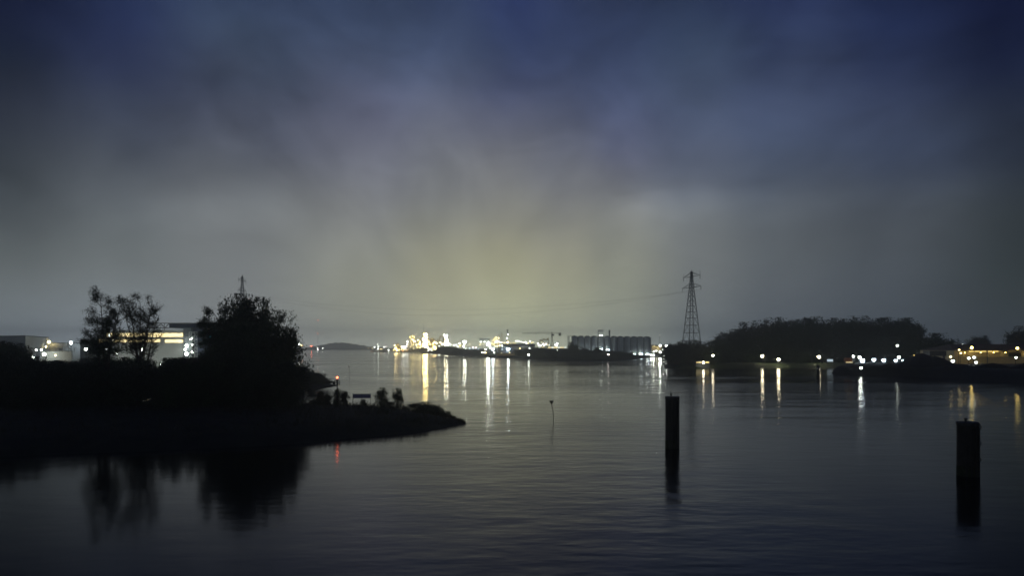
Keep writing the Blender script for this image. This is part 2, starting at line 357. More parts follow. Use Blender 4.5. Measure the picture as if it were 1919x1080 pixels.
def tree(px, py_top, wpx, D, z0, label, near=False, name='broadleaf_tree', cat='tree', group=None, low=.12, y=0, pool=None, k=None):
    zt = Zof(py_top, D); H = zt - z0; Wd = wpx * mpp(D)
    o = thing(name, label, cat, (Xof(px, D, (zt + z0) / 2), D + y, z0), R.random() * 6.28, group)
    mesh = (pool or (NEAR if near else FAR)); me = mesh[k if k is not None else R.randrange(len(mesh))]
    part('crown', me, o, (0, 0, H * low), (Wd * 1.04, Wd * 1.04, H * (1 - low)))
    part('trunk', R.choice(TRUNK), o, (0, 0, 0), (H, H, H))
    return o
def bush(px, py_top, wpx, D, z0, label, near=False, group=None, k=None, name='bush', cat='bush'):
    zt = Zof(py_top, D); H = max(.5, zt - z0); Wd = wpx * mpp(D)
    mesh = NEAR if near else FAR; me = mesh[k if k is not None else R.randrange(len(mesh))]
    o = thing(name, label, cat, (Xof(px, D, (zt + z0) / 2), D, z0), R.random() * 6.28, group)
    part('foliage', me, o, (0, 0, -H * .03), (Wd, Wd, H * 1.03))
    part('stem', TRUNK[0], o, (0, 0, 0), (H * .8,) * 3)
    return o
def branching_tree(name, label, px, D, z0, H, W, seed, stems, tuft, leaf, droop=0.0, fine=2):
    """leaning stems that rise the full height, side limbs from low down, twigs, leaf tufts"""
    rng = random.Random(seed); wood = MB(); lv = MB()
    def tuft_at(e, n, sp):
        for _ in range(n): quad_leaf(lv, e + Vector((rng.gauss(0, sp), rng.gauss(0, sp), rng.gauss(-droop, sp * .8))), leaf, rng)
    def limb(p, d, ln, r, lev):
        segs = 4
        for i in range(segs):
            d = (d + Vector((rng.gauss(0, .13), rng.gauss(0, .13), .10 - droop * .35 * (i > 1) + rng.gauss(0, .08)))).normalized()
            q = p + d * ln / segs; wood.tube(p, q, max(.026, r * (1 - .2 * i)), max(.02, r * (1 - .2 * (i + 1))), 5 if lev < 2 else 3)
            p = q
            if lev < 3 and i > 0:
                for _ in range(fine):
                    s_ = (d * .8 + Vector((rng.gauss(0, .7), rng.gauss(0, .7), rng.gauss(.1, .45)))).normalized(); limb(p, s_, ln * rng.uniform(.38, .55), r * .5, lev + 1)
            elif lev >= 3 and rng.random() < tuft[1]: tuft_at(p, tuft[0], .34)
        if rng.random() < tuft[1]: tuft_at(p, tuft[0] + 1, .36)
    o = thing(name, label, 'tree', (Xof(px, D, 10), D, z0))
    wood.tube((0, 0, -.4), (0, 0, H * .10), .34, .28, 9)
    for lx, ly, hh in stems:      # stem leans to (lx, ly) at its top, hh its share of the height
        p = Vector((0, 0, H * .06)); n = 12; top = Vector((lx * W, ly * W, H * hh)); wob = Vector((rng.gauss(0, .3), rng.gauss(0, .3), 0))
        for i in range(n):
            t_ = (i + 1) / n; q = Vector((lx * W * t_ ** 1.5, ly * W * t_ ** 1.5, H * .06 + (H * hh - H * .06) * t_)) + wob * math.sin(t_ * 5)
            wood.tube(p, q, .24 * (1 - t_ * .85) + .03, .24 * (1 - (t_ + .08) * .85) + .02, 7); p = q
            if t_ > .36:
                for _ in range(rng.choice((1, 2, 2))):
                    a = rng.random() * 6.28; L_ = W * .46 * (1.15 - t_ * .75) * rng.uniform(.6, 1.15)
                    limb(p, Vector((math.cos(a), math.sin(a), rng.uniform(.25, .9))).normalized(), L_, .09 * (1.1 - t_ * .6), 1)
    wood.build('trunk', M['bark'], o); lv.build('crown', M['leaf'], o)
    return o
# two open trees on the near bank, left
branching_tree('open_tree', 'thinly leaved tree with drooping clumps before the left end of the lit windows', 198, 134, 2, Zof(561, 134) - 2, 8.6, 5, ((-.34, .1, .72), (-.05, -.1, 1.0), (.20, .1, .93), (.05, .3, .8)), (4, .5), .21, .24, 2)
branching_tree('bare_tree', 'almost leafless spreading tree with fine twigs, right of the thinly leaved tree', 264, 137, 2, Zof(562, 137) - 2, 8.6, 23, ((-.34, .1, .86), (-.16, -.2, .94), (.02, -.1, .98), (.14, .15, 1.0), (.28, -.2, .84), (.42, 0, .84)), (2, .35), .17, 0.0, 2)
branching_tree('open_tree', 'sparse ragged tree at the left edge of the black group, beside the cyan sign', 391, 137, 2, Zof(590, 137) - 2, 5.0, 41, ((-.25, .1, .85), (.05, 0, 1.0), (.3, 0, .9)), (4, .5), .24, .1, 2)
# big dark trees of the near bank
for px, pt, w, D, k, lb in ((424, 582, 50, 138, 0, 'dark tree with ragged airy top at the left edge of the big black tree group'),
    (452, 560, 62, 134, 1, 'tallest tree of the big black tree group, in front of the faint left pylon'),
    (487, 566, 60, 139, 0, 'dark full tree just right of the tallest tree in the black group'),
    (516, 589, 66, 135, 2, 'dark rounded tree on the right shoulder of the big black tree group'),
    (540, 622, 56, 137, 0, 'dark lower tree at the right end of the big black tree group, overhanging the inlet'),
    (475, 610, 90, 130, 2, 'broad dark tree low in the front of the big black tree group'),
    (448, 615, 70, 130, 3, 'bushy dark tree low at the front left of the big black tree group')):
    tree(px, pt, w, D, 2, lb, True, group='big black trees on the near bank', low=.1, k=k)
for i in range(46):
    px = R.uniform(-30, 552); D = R.uniform(120, 150); pt = (674 if px > 60 else 664) + R.uniform(-2, 20) + (6 if 55 < px < 140 else 0)
    bush(px, pt, R.uniform(45, 80), D, 1.8, 'black leafy bush in the unlit thicket of the left near bank', True, 'bushes of the left thicket')
for px, pt, w, D in ((-12, 643, 50, 190), (14, 645, 46, 186), (36, 648, 36, 184), (-2, 655, 50, 176), (30, 660, 44, 178)):
    tree(px, pt, w, D, 2, 'dark tree at the left frame edge in front of the white corner building', True, group='dark trees at the left edge', low=.05)
for i in range(26):
    px = R.uniform(0, 575); D = R.uniform(186, 240)
    bush(px, 673 + R.uniform(-1, 10) + (5 if 55 < px < 140 else 0) + max(0, px - 480) * .18, R.uniform(35, 60), D, 2.2, 'black leafy bush on the far side of the inlet at the left', True, 'bushes beyond the inlet')
for px, pt, w in ((566, 690, 34), (582, 696, 30), (596, 700, 28), (608, 708, 22), (618, 714, 16)):
    bush(px, pt, w, 222, 1, 'low dark bush on the pointed tip of land behind the red beacon', True, 'bushes on the tip behind the beacon')
# rear edge of the near bank: single bushes against the bright water
for px, pt, w, D, k, lb in ((600, 735, 18, 134, 1, 'slim dark bush left of the beacon on the near bank'),
    (614, 738, 20, 134, 0, 'small loose bush between the slim bush and the beacon'),
    (632, 730, 16, 131, 1, 'upright dark bush growing round the foot of the beacon'),
    (645, 734, 16, 133, 1, 'narrow dark bush between the beacon and the blue board'),
    (590, 748, 20, 133, 3, 'low dark bush at the left end of the visible water on the near bank'),
    (682, 749, 12, 134, 3, 'tiny dark shrub under the blue board'),
    (715, 728, 23, 134, 0, 'round dark bush, the left of the two ball-shaped ones right of the blue board'),
    (746, 729, 20, 134, 2, 'round dark bush on a short stem, the right of the two ball-shaped ones'),
    (732, 753, 16, 134, 3, 'low dark tuft of bush between the two ball-shaped bushes'),
    (775, 756, 20, 131, 3, 'flat dark bush right of the second ball-shaped bush'),
    (787, 756, 20, 131.5, 0, 'low broad dark bush where the spit begins to narrow'),
    (799, 754, 22, 130, 2, 'dark bush just above the slope of the spit'),
    (809, 759, 17, 128, 0, 'dark bush at the top of the sloping point of the spit'),
    (820, 760, 18, 126, 3, 'ragged dark bush on the upper slope of the point'),
    (829, 768, 15, 124, 0, 'dark bush halfway down the slope of the point'),
    (839, 771, 16, 122, 2, 'ragged dark bush below the middle of the sloping point'),
    (849, 779, 12, 120, 0, 'small dark bush low on the slope of the point'),
    (857, 784, 11, 118.6, 3, 'tiny dark bush close to the point of the spit'),
    (866, 790.5, 8, 117.4, 0, 'last tiny dark tuft at the very point of the spit')):
    bush(px, pt, w, D, .1 if px > 780 else 1.2, lb, True, 'bushes along the near bank', k)
# reeds on the near bank
rng = random.Random(3); mb = MB()
def reed_at(x, y, z, h):
    a = rng.random() * 3.14; dx, dy = math.cos(a) * .05, math.sin(a) * .05; lx, ly = rng.gauss(0, .18) * h, rng.gauss(0, .18) * h
    k = len(mb.v); mb.v += [(x - dx, y - dy, z), (x + dx, y + dy, z), (x + lx + dx * .4, y + ly, z + h * .7), (x + lx * 1.7, y + ly * 1.5, z + h)]
    mb.f.append((k, k + 1, k + 2, k + 3))
for i in range(15000):
    px = rng.uniform(-20, 872); u = rng.random()
    front = np.interp(px, [0, 300, 560, 700, 780, 830, 860, 874], [82, 87, 93.5, 100.5, 105.5, 110.5, 115, 117])
    back = np.interp(px, [0, 560, 650, 745, 800, 860, 874], [149, 146, 143, 138, 130, 119.5, 117.5])
    D = front + (back - front) * (u if rng.random() < .6 else (u * .15 if rng.random() < .5 else 1 - u * .12))
    e = min(D - front, back - D); z = 2 * (1 - math.exp(-max(0, e) * .35 / 2)) - .15
    reed_at(Xof(px, D, 1), D, z, rng.uniform(.35, 1.0) * (.5 if px > 800 else 1))
tag(mb.build('reeds', M['reed']), 'dark reeds and rough grass covering the near bank', 'reeds', kind='stuff')
# island trees in front of the works and silos
ISL = [(834, 648, 26, 985), (848, 651, 26, 960), (822, 652, 22, 1030), (862, 654, 24, 945), (872, 655, 22, 930), (884, 658, 20, 900), (893, 656, 16, 890), (903, 661, 22, 880), (789, 651, 14, 1440), (797, 652, 14, 1380), (808, 657, 16, 1250), (780, 655, 12, 1500),
 (972, 655, 22, 760), (984, 653, 24, 750), (1002, 652, 26, 715), (1015, 649.5, 26, 705), (1030, 655, 28, 690), (1046, 656, 28, 680), (1060, 653, 26, 672), (1072, 642, 17, 668), (1082, 650, 22, 664), (1096, 653, 24, 660), (1110, 655, 26, 655), (1124, 652, 22, 652), (1140, 657, 28, 655), (1156, 658, 28, 660), (1170, 661, 28, 680), (1186, 664, 26, 715), (1200, 667, 22, 745), (1212, 670, 16, 780),
 (915, 663, 18, 860), (925, 664, 18, 850), (960, 666, 18, 790), (1022, 662, 30, 665), (1050, 663, 30, 645), (1080, 662, 34, 635), (1105, 663, 34, 630), (1130, 665, 34, 635), (1152, 667, 30, 645)]
for px, pt, w, D in ISL:
    if px < 935: lb, g = 'low grey-green tree on the bank below the refinery lights', 'trees below the refinery'
    elif px < 1066: lb, g = 'dark rounded tree on the bank below the tower crane', 'trees below the crane'
    elif px == 1072: lb, g = 'taller dark tree standing before the left end of the silo row', None
    else: lb, g = 'dark rounded tree on the bank in front of the silo row', 'trees before the silos'
    tree(px, pt, w * 1.15, D, 1.5, lb, group=g, low=.02)
# right bank: front trees left of the tall wood
for i, (px, pt) in enumerate([(1254, 647), (1264, 642), (1278, 640), (1290, 639), (1304, 641), (1319, 642), (1334, 642), (1349, 640), (1359, 637), (1268, 650), (1286, 652), (1300, 655), (1318, 652), (1345, 652)]):
    tree(px, pt, 30, 418 + (i % 3) * 9 + (14 if px > 1300 else 0), 2, 'dark tree in the low row at the foot of the right pylon', group='trees at the foot of the right pylon', low=.02)
WT = [(1358, 633), (1371, 623), (1384, 617), (1397, 613), (1411, 608), (1427, 604), (1443, 602), (1460, 602), (1478, 603), (1496, 603), (1513, 601), (1530, 600), (1548, 601), (1566, 602), (1584, 601), (1602, 600), (1618, 599), (1634, 598), (1650, 599), (1666, 600), (1684, 599), (1698, 602), (1706, 607), (1711, 616)]
for i, (px, pt) in enumerate(WT):
    tree(px, pt + (0, -3, 2, 5, -1)[i % 5], 50, 470 + (i % 3) * 12, 2.4, 'tall tree at the top edge of the dense wood, %s from its left end' % ('first second third fourth fifth sixth seventh eighth ninth tenth eleventh twelfth thirteenth fourteenth fifteenth sixteenth seventeenth eighteenth nineteenth twentieth twenty-first twenty-second twenty-third last'.split()[i]), group='tall wood on the right bank', low=.1, name='tall_tree')
    tree(px + 6, pt + 26, 44, 462 + (i % 2) * 8, 2.4, 'dark broadleaf tree deep in the dense wood, below its top edge' , group='tall wood on the right bank', low=.03, name='tall_tree')
    bush(px - 4, 656 + R.uniform(-4, 6), 40, 452 + (i % 3) * 3, 2.4, 'dark undergrowth bush along the edge of the tall wood', False, 'undergrowth of the wood')
for px, pt, w, D, lb in ((1757, 627, 58, 415, 'big dome-shaped dark tree standing alone right of the tall wood'), (1735, 640, 26, 420, 'smaller dark tree tucked against the left of the dome-shaped tree'), (1780, 645, 24, 418, 'smaller dark tree tucked against the right of the dome-shaped tree'),
    (1712, 640, 30, 440, 'ragged dark tree at the right end of the tall wood with lamplight through it'), (1828, 631, 30, 640, 'faint distant tree above the left end of the yellow warehouse'), (1843, 633, 24, 650, 'faint distant tree above the middle of the yellow warehouse'), (1912, 614, 44, 560, 'dark distant tree at the right frame edge above the yellow warehouse'), (1935, 617, 40, 560, 'dark distant tree cut by the right frame edge')):
    tree(px, pt, w, D, 2.4, lb, low=.04, k=R.choice((0, 2)), pool=FAR)
# ------------------------------------------------------------------ pylons and cables
def pylon(label, px, D, py_top, rot, mirror=False):
    zt = Zof(py_top, D); o = thing('pylon', label, 'pylon', (Xof(px, D, 30), D, 2), rot); H = zt - 2
    def halfw(z):   # half side of the square lattice body at height z
        t_ = z / H; return 6.3 * (1 - t_ / .80) + 1.3 * t_ / .80 if t_ < .80 else max(.25, 1.25 - (t_ - .80) * 4.4)
    cor = [(-1, -1), (1, -1), (1, 1), (-1, 1)]
    levels = [0, .10, .20, .295, .38, .46, .53, .595, .655, .71, .76, .80, .84, .88, .915, .95, .98]
    for cx, cyy in cor:
        m_ = MB()
        for a, b_ in zip(levels, levels[1:]): m_.tube((cx * halfw(a * H), cyy * halfw(a * H), a * H), (cx * halfw(b_ * H), cyy * halfw(b_ * H), b_ * H), .33, .30, 4)
        m_.build('leg', M['dsteel'], o)
    h_ = dg = MB()
    for i, l_ in enumerate(levels[1:]):
        w = halfw(l_ * H)
        for k in range(4):
            a, c = cor[k], cor[(k + 1) % 4]
            h_.tube((a[0] * w, a[1] * w, l_ * H), (c[0] * w, c[1] * w, l_ * H), .20, .20, 4)
            w0 = halfw(levels[i] * H)
            dg.tube((a[0] * w0, a[1] * w0, levels[i] * H), ((a[0] + c[0]) / 2 * w, (a[1] + c[1]) / 2 * w, l_ * H), .09, .09, 3)
            dg.tube((c[0] * w0, c[1] * w0, levels[i] * H), ((a[0] + c[0]) / 2 * w, (a[1] + c[1]) / 2 * w, l_ * H), .09, .09, 3)
    dg.build('lattice_bracing', M['dsteel'], o)
    for z, ln in ((.80 * H, 14.2), (.92 * H, 12.8)):
        m_ = MB(); w = halfw(z)
        for s_ in (-1, 1):
            for k in (-1, 1):
                m_.tube((k * w, s_ * w, z), (0, s_ * ln, z + .2), .2, .12, 4); m_.tube((k * w, s_ * w, z + 3.4), (0, s_ * ln, z + .4), .16, .1, 4)
            for q in (.25, .5, .75):
                y = s_ * (w + (ln - w) * q); m_.tube((-w * (1 - q), y, z + .1), (w * (1 - q), y, z + .1), .1, .1, 3); m_.tube((0, y, z), (0, y, z + 3.2 * (1 - q)), .1, .1, 3)
        ca = m_.build('crossarm', M['dsteel'], o)
        for s_ in (-1, 1):
            i_ = MB(); i_.tube((0, s_ * ln, z + .2), (0, s_ * ln, z - 2.6), .18, .18, 5); i_.build('insulator', M['dsteel'], ca)
    m_ = MB(); m_.tube((0, 0, .97 * H), (0, 0, H), .35, .1, 5); m_.build('peak', M['dsteel'], o)
    for y, hh in ((12.8, 3.6), (-12.8, 4.2)): m_ = MB(); m_.tube((0, y, .92 * H), (0, y, .92 * H + hh), .16, .1, 4); m_.build('horn', M['dsteel'], o)
    return o, H
PR, HR = pylon('tall dark lattice pylon rising behind the low trees of the right bank', 1296, 600, 505, math.radians(17))
PL, HL = pylon('faint foggy lattice pylon behind the big black tree group', 454, 780, 514, math.radians(3))
def tip(p, H, zf, y, dz=-2.6):
    a = p.rotation_euler[2]; return Vector((p.location.x - math.sin(a) * y, p.location.y + math.cos(a) * y, 2 + zf * H + dz))
for zf, y, sag, lb in ((.80, 14.2, 21, 'sagging power line, lower of the two seen over the glow, between the pylons'), (.80, -14.2, 17, 'sagging power line, upper of the two seen over the glow, between the pylons')):
    a, b_ = tip(PR, HR, zf, y), tip(PL, HL, zf, y); m_ = MB(); pts = []
    for i in range(61):
        t_ = i / 60; p = a.lerp(b_, t_); p.z -= sag * 4 * t_ * (1 - t_); pts.append(p)
    m_.path(pts, .055, 4); tag(m_.build('power_line', M['dsteel']), lb, 'power line', 'power lines between the pylons')
# ------------------------------------------------------------------ left shore works
def box_part(parent, name, x0, x1, y0, y1, z0, z1, m):
    lx, ly, lz = wl(parent); mb = MB(); mb.box((x0 - lx, y0 - ly, z0 - lz), (x1 - lx, y1 - ly, z1 - lz)); return mb.build(name, m, parent)
def pxbox(parent, name, px0, px1, pyt, pyb, D, depth, m):
    zt, zb = Zof(pyt, D), Zof(pyb, D); return box_part(parent, name, Xof(px0, D, zt), Xof(px1, D, zt), D, D + depth, zb, zt, m)
D = 330.0
B = thing('factory_building', 'long factory hall with two rows of lit windows and a dark navy roof band', 'building', P3(270, D, 2.4))
pxbox(B, 'wall', 186, 343, 618.5, 690, D, 40, M['wall'])
pxbox(B, 'annexe', 150, 185.6, 636, 690, D + 2, 30, M['dwall'])
pxbox(B, 'stair_tower', 343.6, 358, 613, 690, D - 1, 38, M['dwall'])
pxbox(B, 'dark_wing', 358.6, 420, 613, 690, D + 1, 34, M['navy'])
pxbox(B, 'roof_fascia', 317, 414, 606.5, 614.5, D - 3, 44, M['navy'])
pxbox(B, 'cable_tray', 270, 418, 604.8, 606, D - 3.4, 3, M['steel'])
mb = MB(); ps = [at(272 + i * 7.4, 614.5 if i % 2 else 606.5, D - 2.5) - B.location for i in range(7)]
mb.path(ps, .16); mb.path([at(272, 614.5, D - 2.5) - B.location, at(317, 614.5, D - 2.5) - B.location], .16)
for px in (279, 294, 308): mb.path([at(px, 606, D - 2.5) - B.location, at(px, 619, D - 2.5) - B.location], .12)
mb.build('roof_truss', M['dsteel'], B)
wlit = emat('warm', 1.9)
def windows(px0, px1, n, pyt, pyb, m, gap=.18, dd=.06, par=None, DD=None):
    w = (px1 - px0) / n; pr = par or B; pr = next((c for c in bpy.data.objects if c.parent == pr and c.name.startswith('wall')), pr)
    for i in range(n):
        o = pxbox(pr, 'window', px0 + i * w + w * gap * .5, px0 + (i + 1) * w - w * gap * .5, pyt + R.uniform(-.2, .5), pyb - R.uniform(0, .8), (DD or D) - dd, dd * .9, m)
windows(199, 343, 26, 624.3, 631.5, wlit, .12); windows(186, 300, 20, 636, 641.5, wlit, .12); windows(309, 343, 6, 636.5, 642, wlit, .12)
for px in (196, 222, 248, 274, 300, 326): lamp(B, px, 684, D - 10, 1.2, 'white', 130, 'hidden_fill_lamp')  # unseen lamps added behind the thicket to brighten the factory wall
s_ = pxbox(B, 'lit_sign', 394, 403, 625.5, 632, D - 6, .4, emat('cyan', 3.0)); pxbox(B, 'sign_post', 397.8, 399.2, 632, 690, D - 6, .3, M['steel'])
for px, py, r, c, s in ((205, 628, 1.8, 'cool', 25), (350, 648, 2.6, 'white', 40), (357, 636, 1.0, 'white', 20), (347, 655, 1.6, 'white', 30), (216, 628, 1.2, 'white', 12)):
    lamp(B, px, py, D - 3, r, c, s, 'wall_lamp')
o = thing('lattice_tower', 'floodlit pale lattice access tower at the right end of the factory hall', 'tower', P3(362, D - 8, 2.4))
mb = MB(); z1 = Zof(622, D - 8) - 2.4
for x in (-1.2, 1.2):
    for y in (-1.2, 1.2): mb.tube((x, y, 0), (x, y, z1), .11, .11, 4)
for k in range(9):
    z = z1 * (k + 1) / 9
    for a, c in (((-1.2, -1.2), (1.2, -1.2)), ((1.2, -1.2), (1.2, 1.2)), ((1.2, 1.2), (-1.2, 1.2)), ((-1.2, 1.2), (-1.2, -1.2))):
        mb.tube((*a, z), (*c, z), .09, .09, 4); mb.tube((*a, z - z1 / 9), (*c, z), .06, .06, 3)
mb.build('lattice', M['white'], o)
for py, s in ((660, 30), (646, 20), (634, 14)): lamp(o, 360, py, D - 9.5, 1.1, 'white', s)
def mast(px, py, D, z0, label, rpx=1.5, c='white', s=60, name='floodlight', group=None, arm=0.0, extra=()):
    if D > 700: rpx *= .75
    p = at(px, py, D); o = thing(name, label, 'lamp', (p.x, D, z0), 0, group); h = p.z - z0
    mb = MB(); mb.tube((arm, .3, 0), (arm, .3, h), .09 + D / 9000, .06 + D / 12000, 6)
    if arm: mb.tube((arm, .3, h), (0, .1, h + .1), .05, .05, 5)
    mb.build('pole', M['dsteel'], o)
    mb = MB(); r = rpx * mpp(D); mb.lathe([(r * .4, r * .9), (r * 1.05, r * .55), (r * .3, r * 1.25)], 8); hd = mb.build('lamp_hood', M['dsteel'], o, (0, 0, h))
    part('lamp_glass', globe(c, s), hd, (0, -.05, 0), r)
    for q in extra: lamp(o, q[0], q[1], D, q[2], q[3], q[4], 'lamp_glass')
    return o
for a in ((133, 642, 345, 2.4, 'brilliant blue-white floodlight above the low pale shed at the left', 2.6, 'cool', 60), (173, 641, 345, 2.4, 'blue-white floodlight at the left end of the factory hall', 2.2, 'cool', 50),
    (161, 654, 300, 2.4, 'white oval floodlight left of the thinly leaved tree, below the factory annexe', 2.4, 'white', 40), (201, 654, 300, 2.4, 'white floodlight at the foot of the thinly leaved tree', 2.2, 'white', 35),
    (219, 662, 290, 2.4, 'small white floodlight low between the two open trees', 1.7, 'white', 30), (268, 655, 300, 2.4, 'white oval floodlight behind the bare tree trunk', 2.4, 'white', 40),
    (350, 663, 300, 2.4, 'brilliant white floodlight low below the factory stair tower', 3.2, 'white', 45), (349, 696, 232, 2.4, 'lone tiny white lamp in the black thicket', 1.2, 'white', 20),
    (68, 656, 300, 2.4, 'small white floodlight before the lit face of the white corner building', 1.3, 'white', 40), (78, 655.5, 300, 2.4, 'small white floodlight at the right end of the white corner building', 1.3, 'white', 40),
    (63, 669.5, 262, 2.4, 'white oval lamp low at the foot of the white corner building', 2.0, 'white', 25), (396, 657, 310, 2.4, 'small white lamp glinting through the left of the black tree group', 1.2, 'white', 30),
    (417, 665, 310, 2.4, 'small white lamp glinting low through the black tree group', 1.4, 'white', 30), (446, 664, 310, 2.4, 'warm lamp glinting through the middle of the black tree group', 1.2, 'warm', 25), (53.0, 684, 205, 2.2, 'greenish lamp lighting leaves at the edge of the dark trees on the left', 1.0, 'yellow', 6)):
    mast(*a)
# white corner building
B = thing('corner_building', 'white flat-roofed corner building with a bright end wall at the left frame edge', 'building', P3(48, 300, 2.4))
p0, p1, p2 = P3(48, 300, 0), P3(91, 352, 0), P3(-60, 322, 0); zt = Zof(628.5, 300)
def prism(pts, z0, z1, loc):
    mb = MB(); n = len(pts); mb.add([(p[0] - loc[0], p[1] - loc[1], z0 - loc[2]) for p in pts] + [(p[0] - loc[0], p[1] - loc[1], z1 - loc[2]) for p in pts],
           [tuple(range(n))[::-1], tuple(range(n, 2 * n))] + [(i, (i + 1) % n, n + (i + 1) % n, n + i) for i in range(n)]); return mb
p3 = (p1.x + p2.x - p0.x, p1.y + p2.y - p0.y)
prism([p0, p1, p3, p2], 1.5, zt - .4, B.location).build('wall', M['wall'], B)
cx, cyy = (p0.x + p3[0]) / 2, (p0.y + p3[1]) / 2
prism([((p[0] - cx) * 1.008 + cx, (p[1] - cyy) * 1.008 + cyy) for p in (p0, p1, p3, p2)], zt - .398, zt, B.location).build('roof_edge', M['dwall'], B)
for px, py, D_, r, s in ((92.5, 641, 350, 1.4, 60), (86, 650, 338, .8, 60)): lamp(B, px, py, D_, r, 'warm', s, 'wall_lamp')
B = thing('low_shed', 'low pale shed with a flat roof between the white corner building and the factory hall', 'building', P3(120, 352, 2.4))
pxbox(B, 'wall', 93, 156, 643.5, 690, 352, 14, M['wall']); pxbox(B, 'roof', 92, 157, 642, 643.4, 351.6, 15, M['dwall'])
pxbox(B, 'door', 110, 116, 652, 668, 351.9, .09, M['dwall'])
B = thing('yard_wall', 'brightly floodlit low wall in front of the low pale shed', 'wall', P3(105, 285, 2.4))
pxbox(B, 'wall', 76, 134, 658.5, 700, 285, .6, M['white']); pxbox(B, 'coping', 75.6, 134.4, 657.6, 658.4, 284.9, .8, M['conc'])
lamp(B, 83, 664, 281, 2.6, 'white', 40, 'wall_lamp'); lamp(B, 104, 666, 280, 1.2, 'warm', 30, 'wall_lamp')
B = thing('guard_rail', 'dark railing on the low wall top left of the thinly leaved tree', 'railing', P3(115, 284, 2.4))
mb = MB()
for py in (650.5, 653.5): mb.path([at(92, py, 284) - B.location, at(140, py + .5, 284) - B.location], .06)
mb.build('rail', M['dsteel'], B)
for px in (93, 105, 117, 128, 139):
    mb = MB(); mb.tube(at(px, 650, 284) - B.location, at(px, 660, 284) - B.location, .06); mb.build('post', M['dsteel'], B)
# ------------------------------------------------------------------ beacon, board, withies, dolphins
D = 130.0; o = thing('beacon', 'red-lit navigation beacon on a post with a cage on the near bank', 'beacon', P3(632, D, 1.2))
mb = MB(); zl = Zof(708, D) - 1.2; mb.tube((0, 0, 0), (0, 0, zl - .5), .11, .09, 8); mb.build('post', M['rust'], o)
mb = MB(); z0, z1 = Zof(722, D) - 1.2, Zof(713, D) - 1.2
for a in range(8):
    c, s = math.cos(a * .785) * .45, math.sin(a * .785) * .45; mb.tube((c, s, z0), (c, s, z1), .03, .03, 4)
for z in (z0, (z0 + z1) / 2, z1): mb.lathe([(.42, z - .03), (.48, z - .03), (.48, z + .03), (.42, z + .03)], 10)
mb.build('cage', M['rust'], o)
mb = MB(); mb.box((-.75, -.03, z0 + .1), (-.45, .03, z1 - .2)); mb.build('side_panel', M['dsteel'], o)
mb = MB(); mb.lathe([(.22, z1 + .02), (.22, z1 + .12), (.1, z1 + .2)], 10); lb_ = mb.build('lamp_base', M['dsteel'], o)
lamp(lb_, 632, 707.5, D, 1.9, 'red', 11)
D = 134.0; o = thing('notice_board', 'blue double notice board on three posts, right of the red beacon', 'sign', P3(678, D, 1.5))
for px0, px1 in ((661.6, 677.6), (678.4, 694.6)): pxbox(o, 'panel', px0, px1, 739, 746.5, D, .05, M['blue'])
for px in (661.4, 678, 694.6): pxbox(o, 'post', px - .4, px + .4, 737.8, 762, D + .06, .08, M['dsteel'])
pxbox(o, 'top_rail', 661.4, 694.6, 738, 738.7, D - .02, .06, M['dsteel'])
def withy(px, pyb, pts, label, cone=True, r=.05):
    D = Dw(pyb); o = thing('channel_marker', label, 'buoy', (Xof(px, D, 0), D, 0)); L_ = [Vector((0, 0, -.6))] + [at(a, b_, D) - o.location for a, b_ in pts]
    mb = MB(); mb.path(L_, r, 6); mb.build('pole', M['rust'], o); e = L_[-1]; mb = MB()
    if cone: mb.lathe([(.02, -.1), (.36, .46), (.32, .52), (.04, .40)], 10, e); mb.tube(e + Vector((.22, 0, .4)), e + Vector((.26, 0, .62)), .05, .03, 5)
    else: mb.lathe([(.05, -.3), (.3, -.1), (.3, .15), (.05, .35)], 10, e)
    mb.build('topmark', M['dsteel'], o)
withy(1036, 789, [(1037.8, 784), (1037.6, 778), (1036, 769), (1034.5, 762), (1033.5, 757)], 'leaning dark withy pole with a cone topmark, standing alone in mid river')
withy(655, 704, [(655, 700), (654.6, 694), (654.2, 687)], 'tiny distant marker pole with a ball topmark, left of the yellow reflections', False, .06)
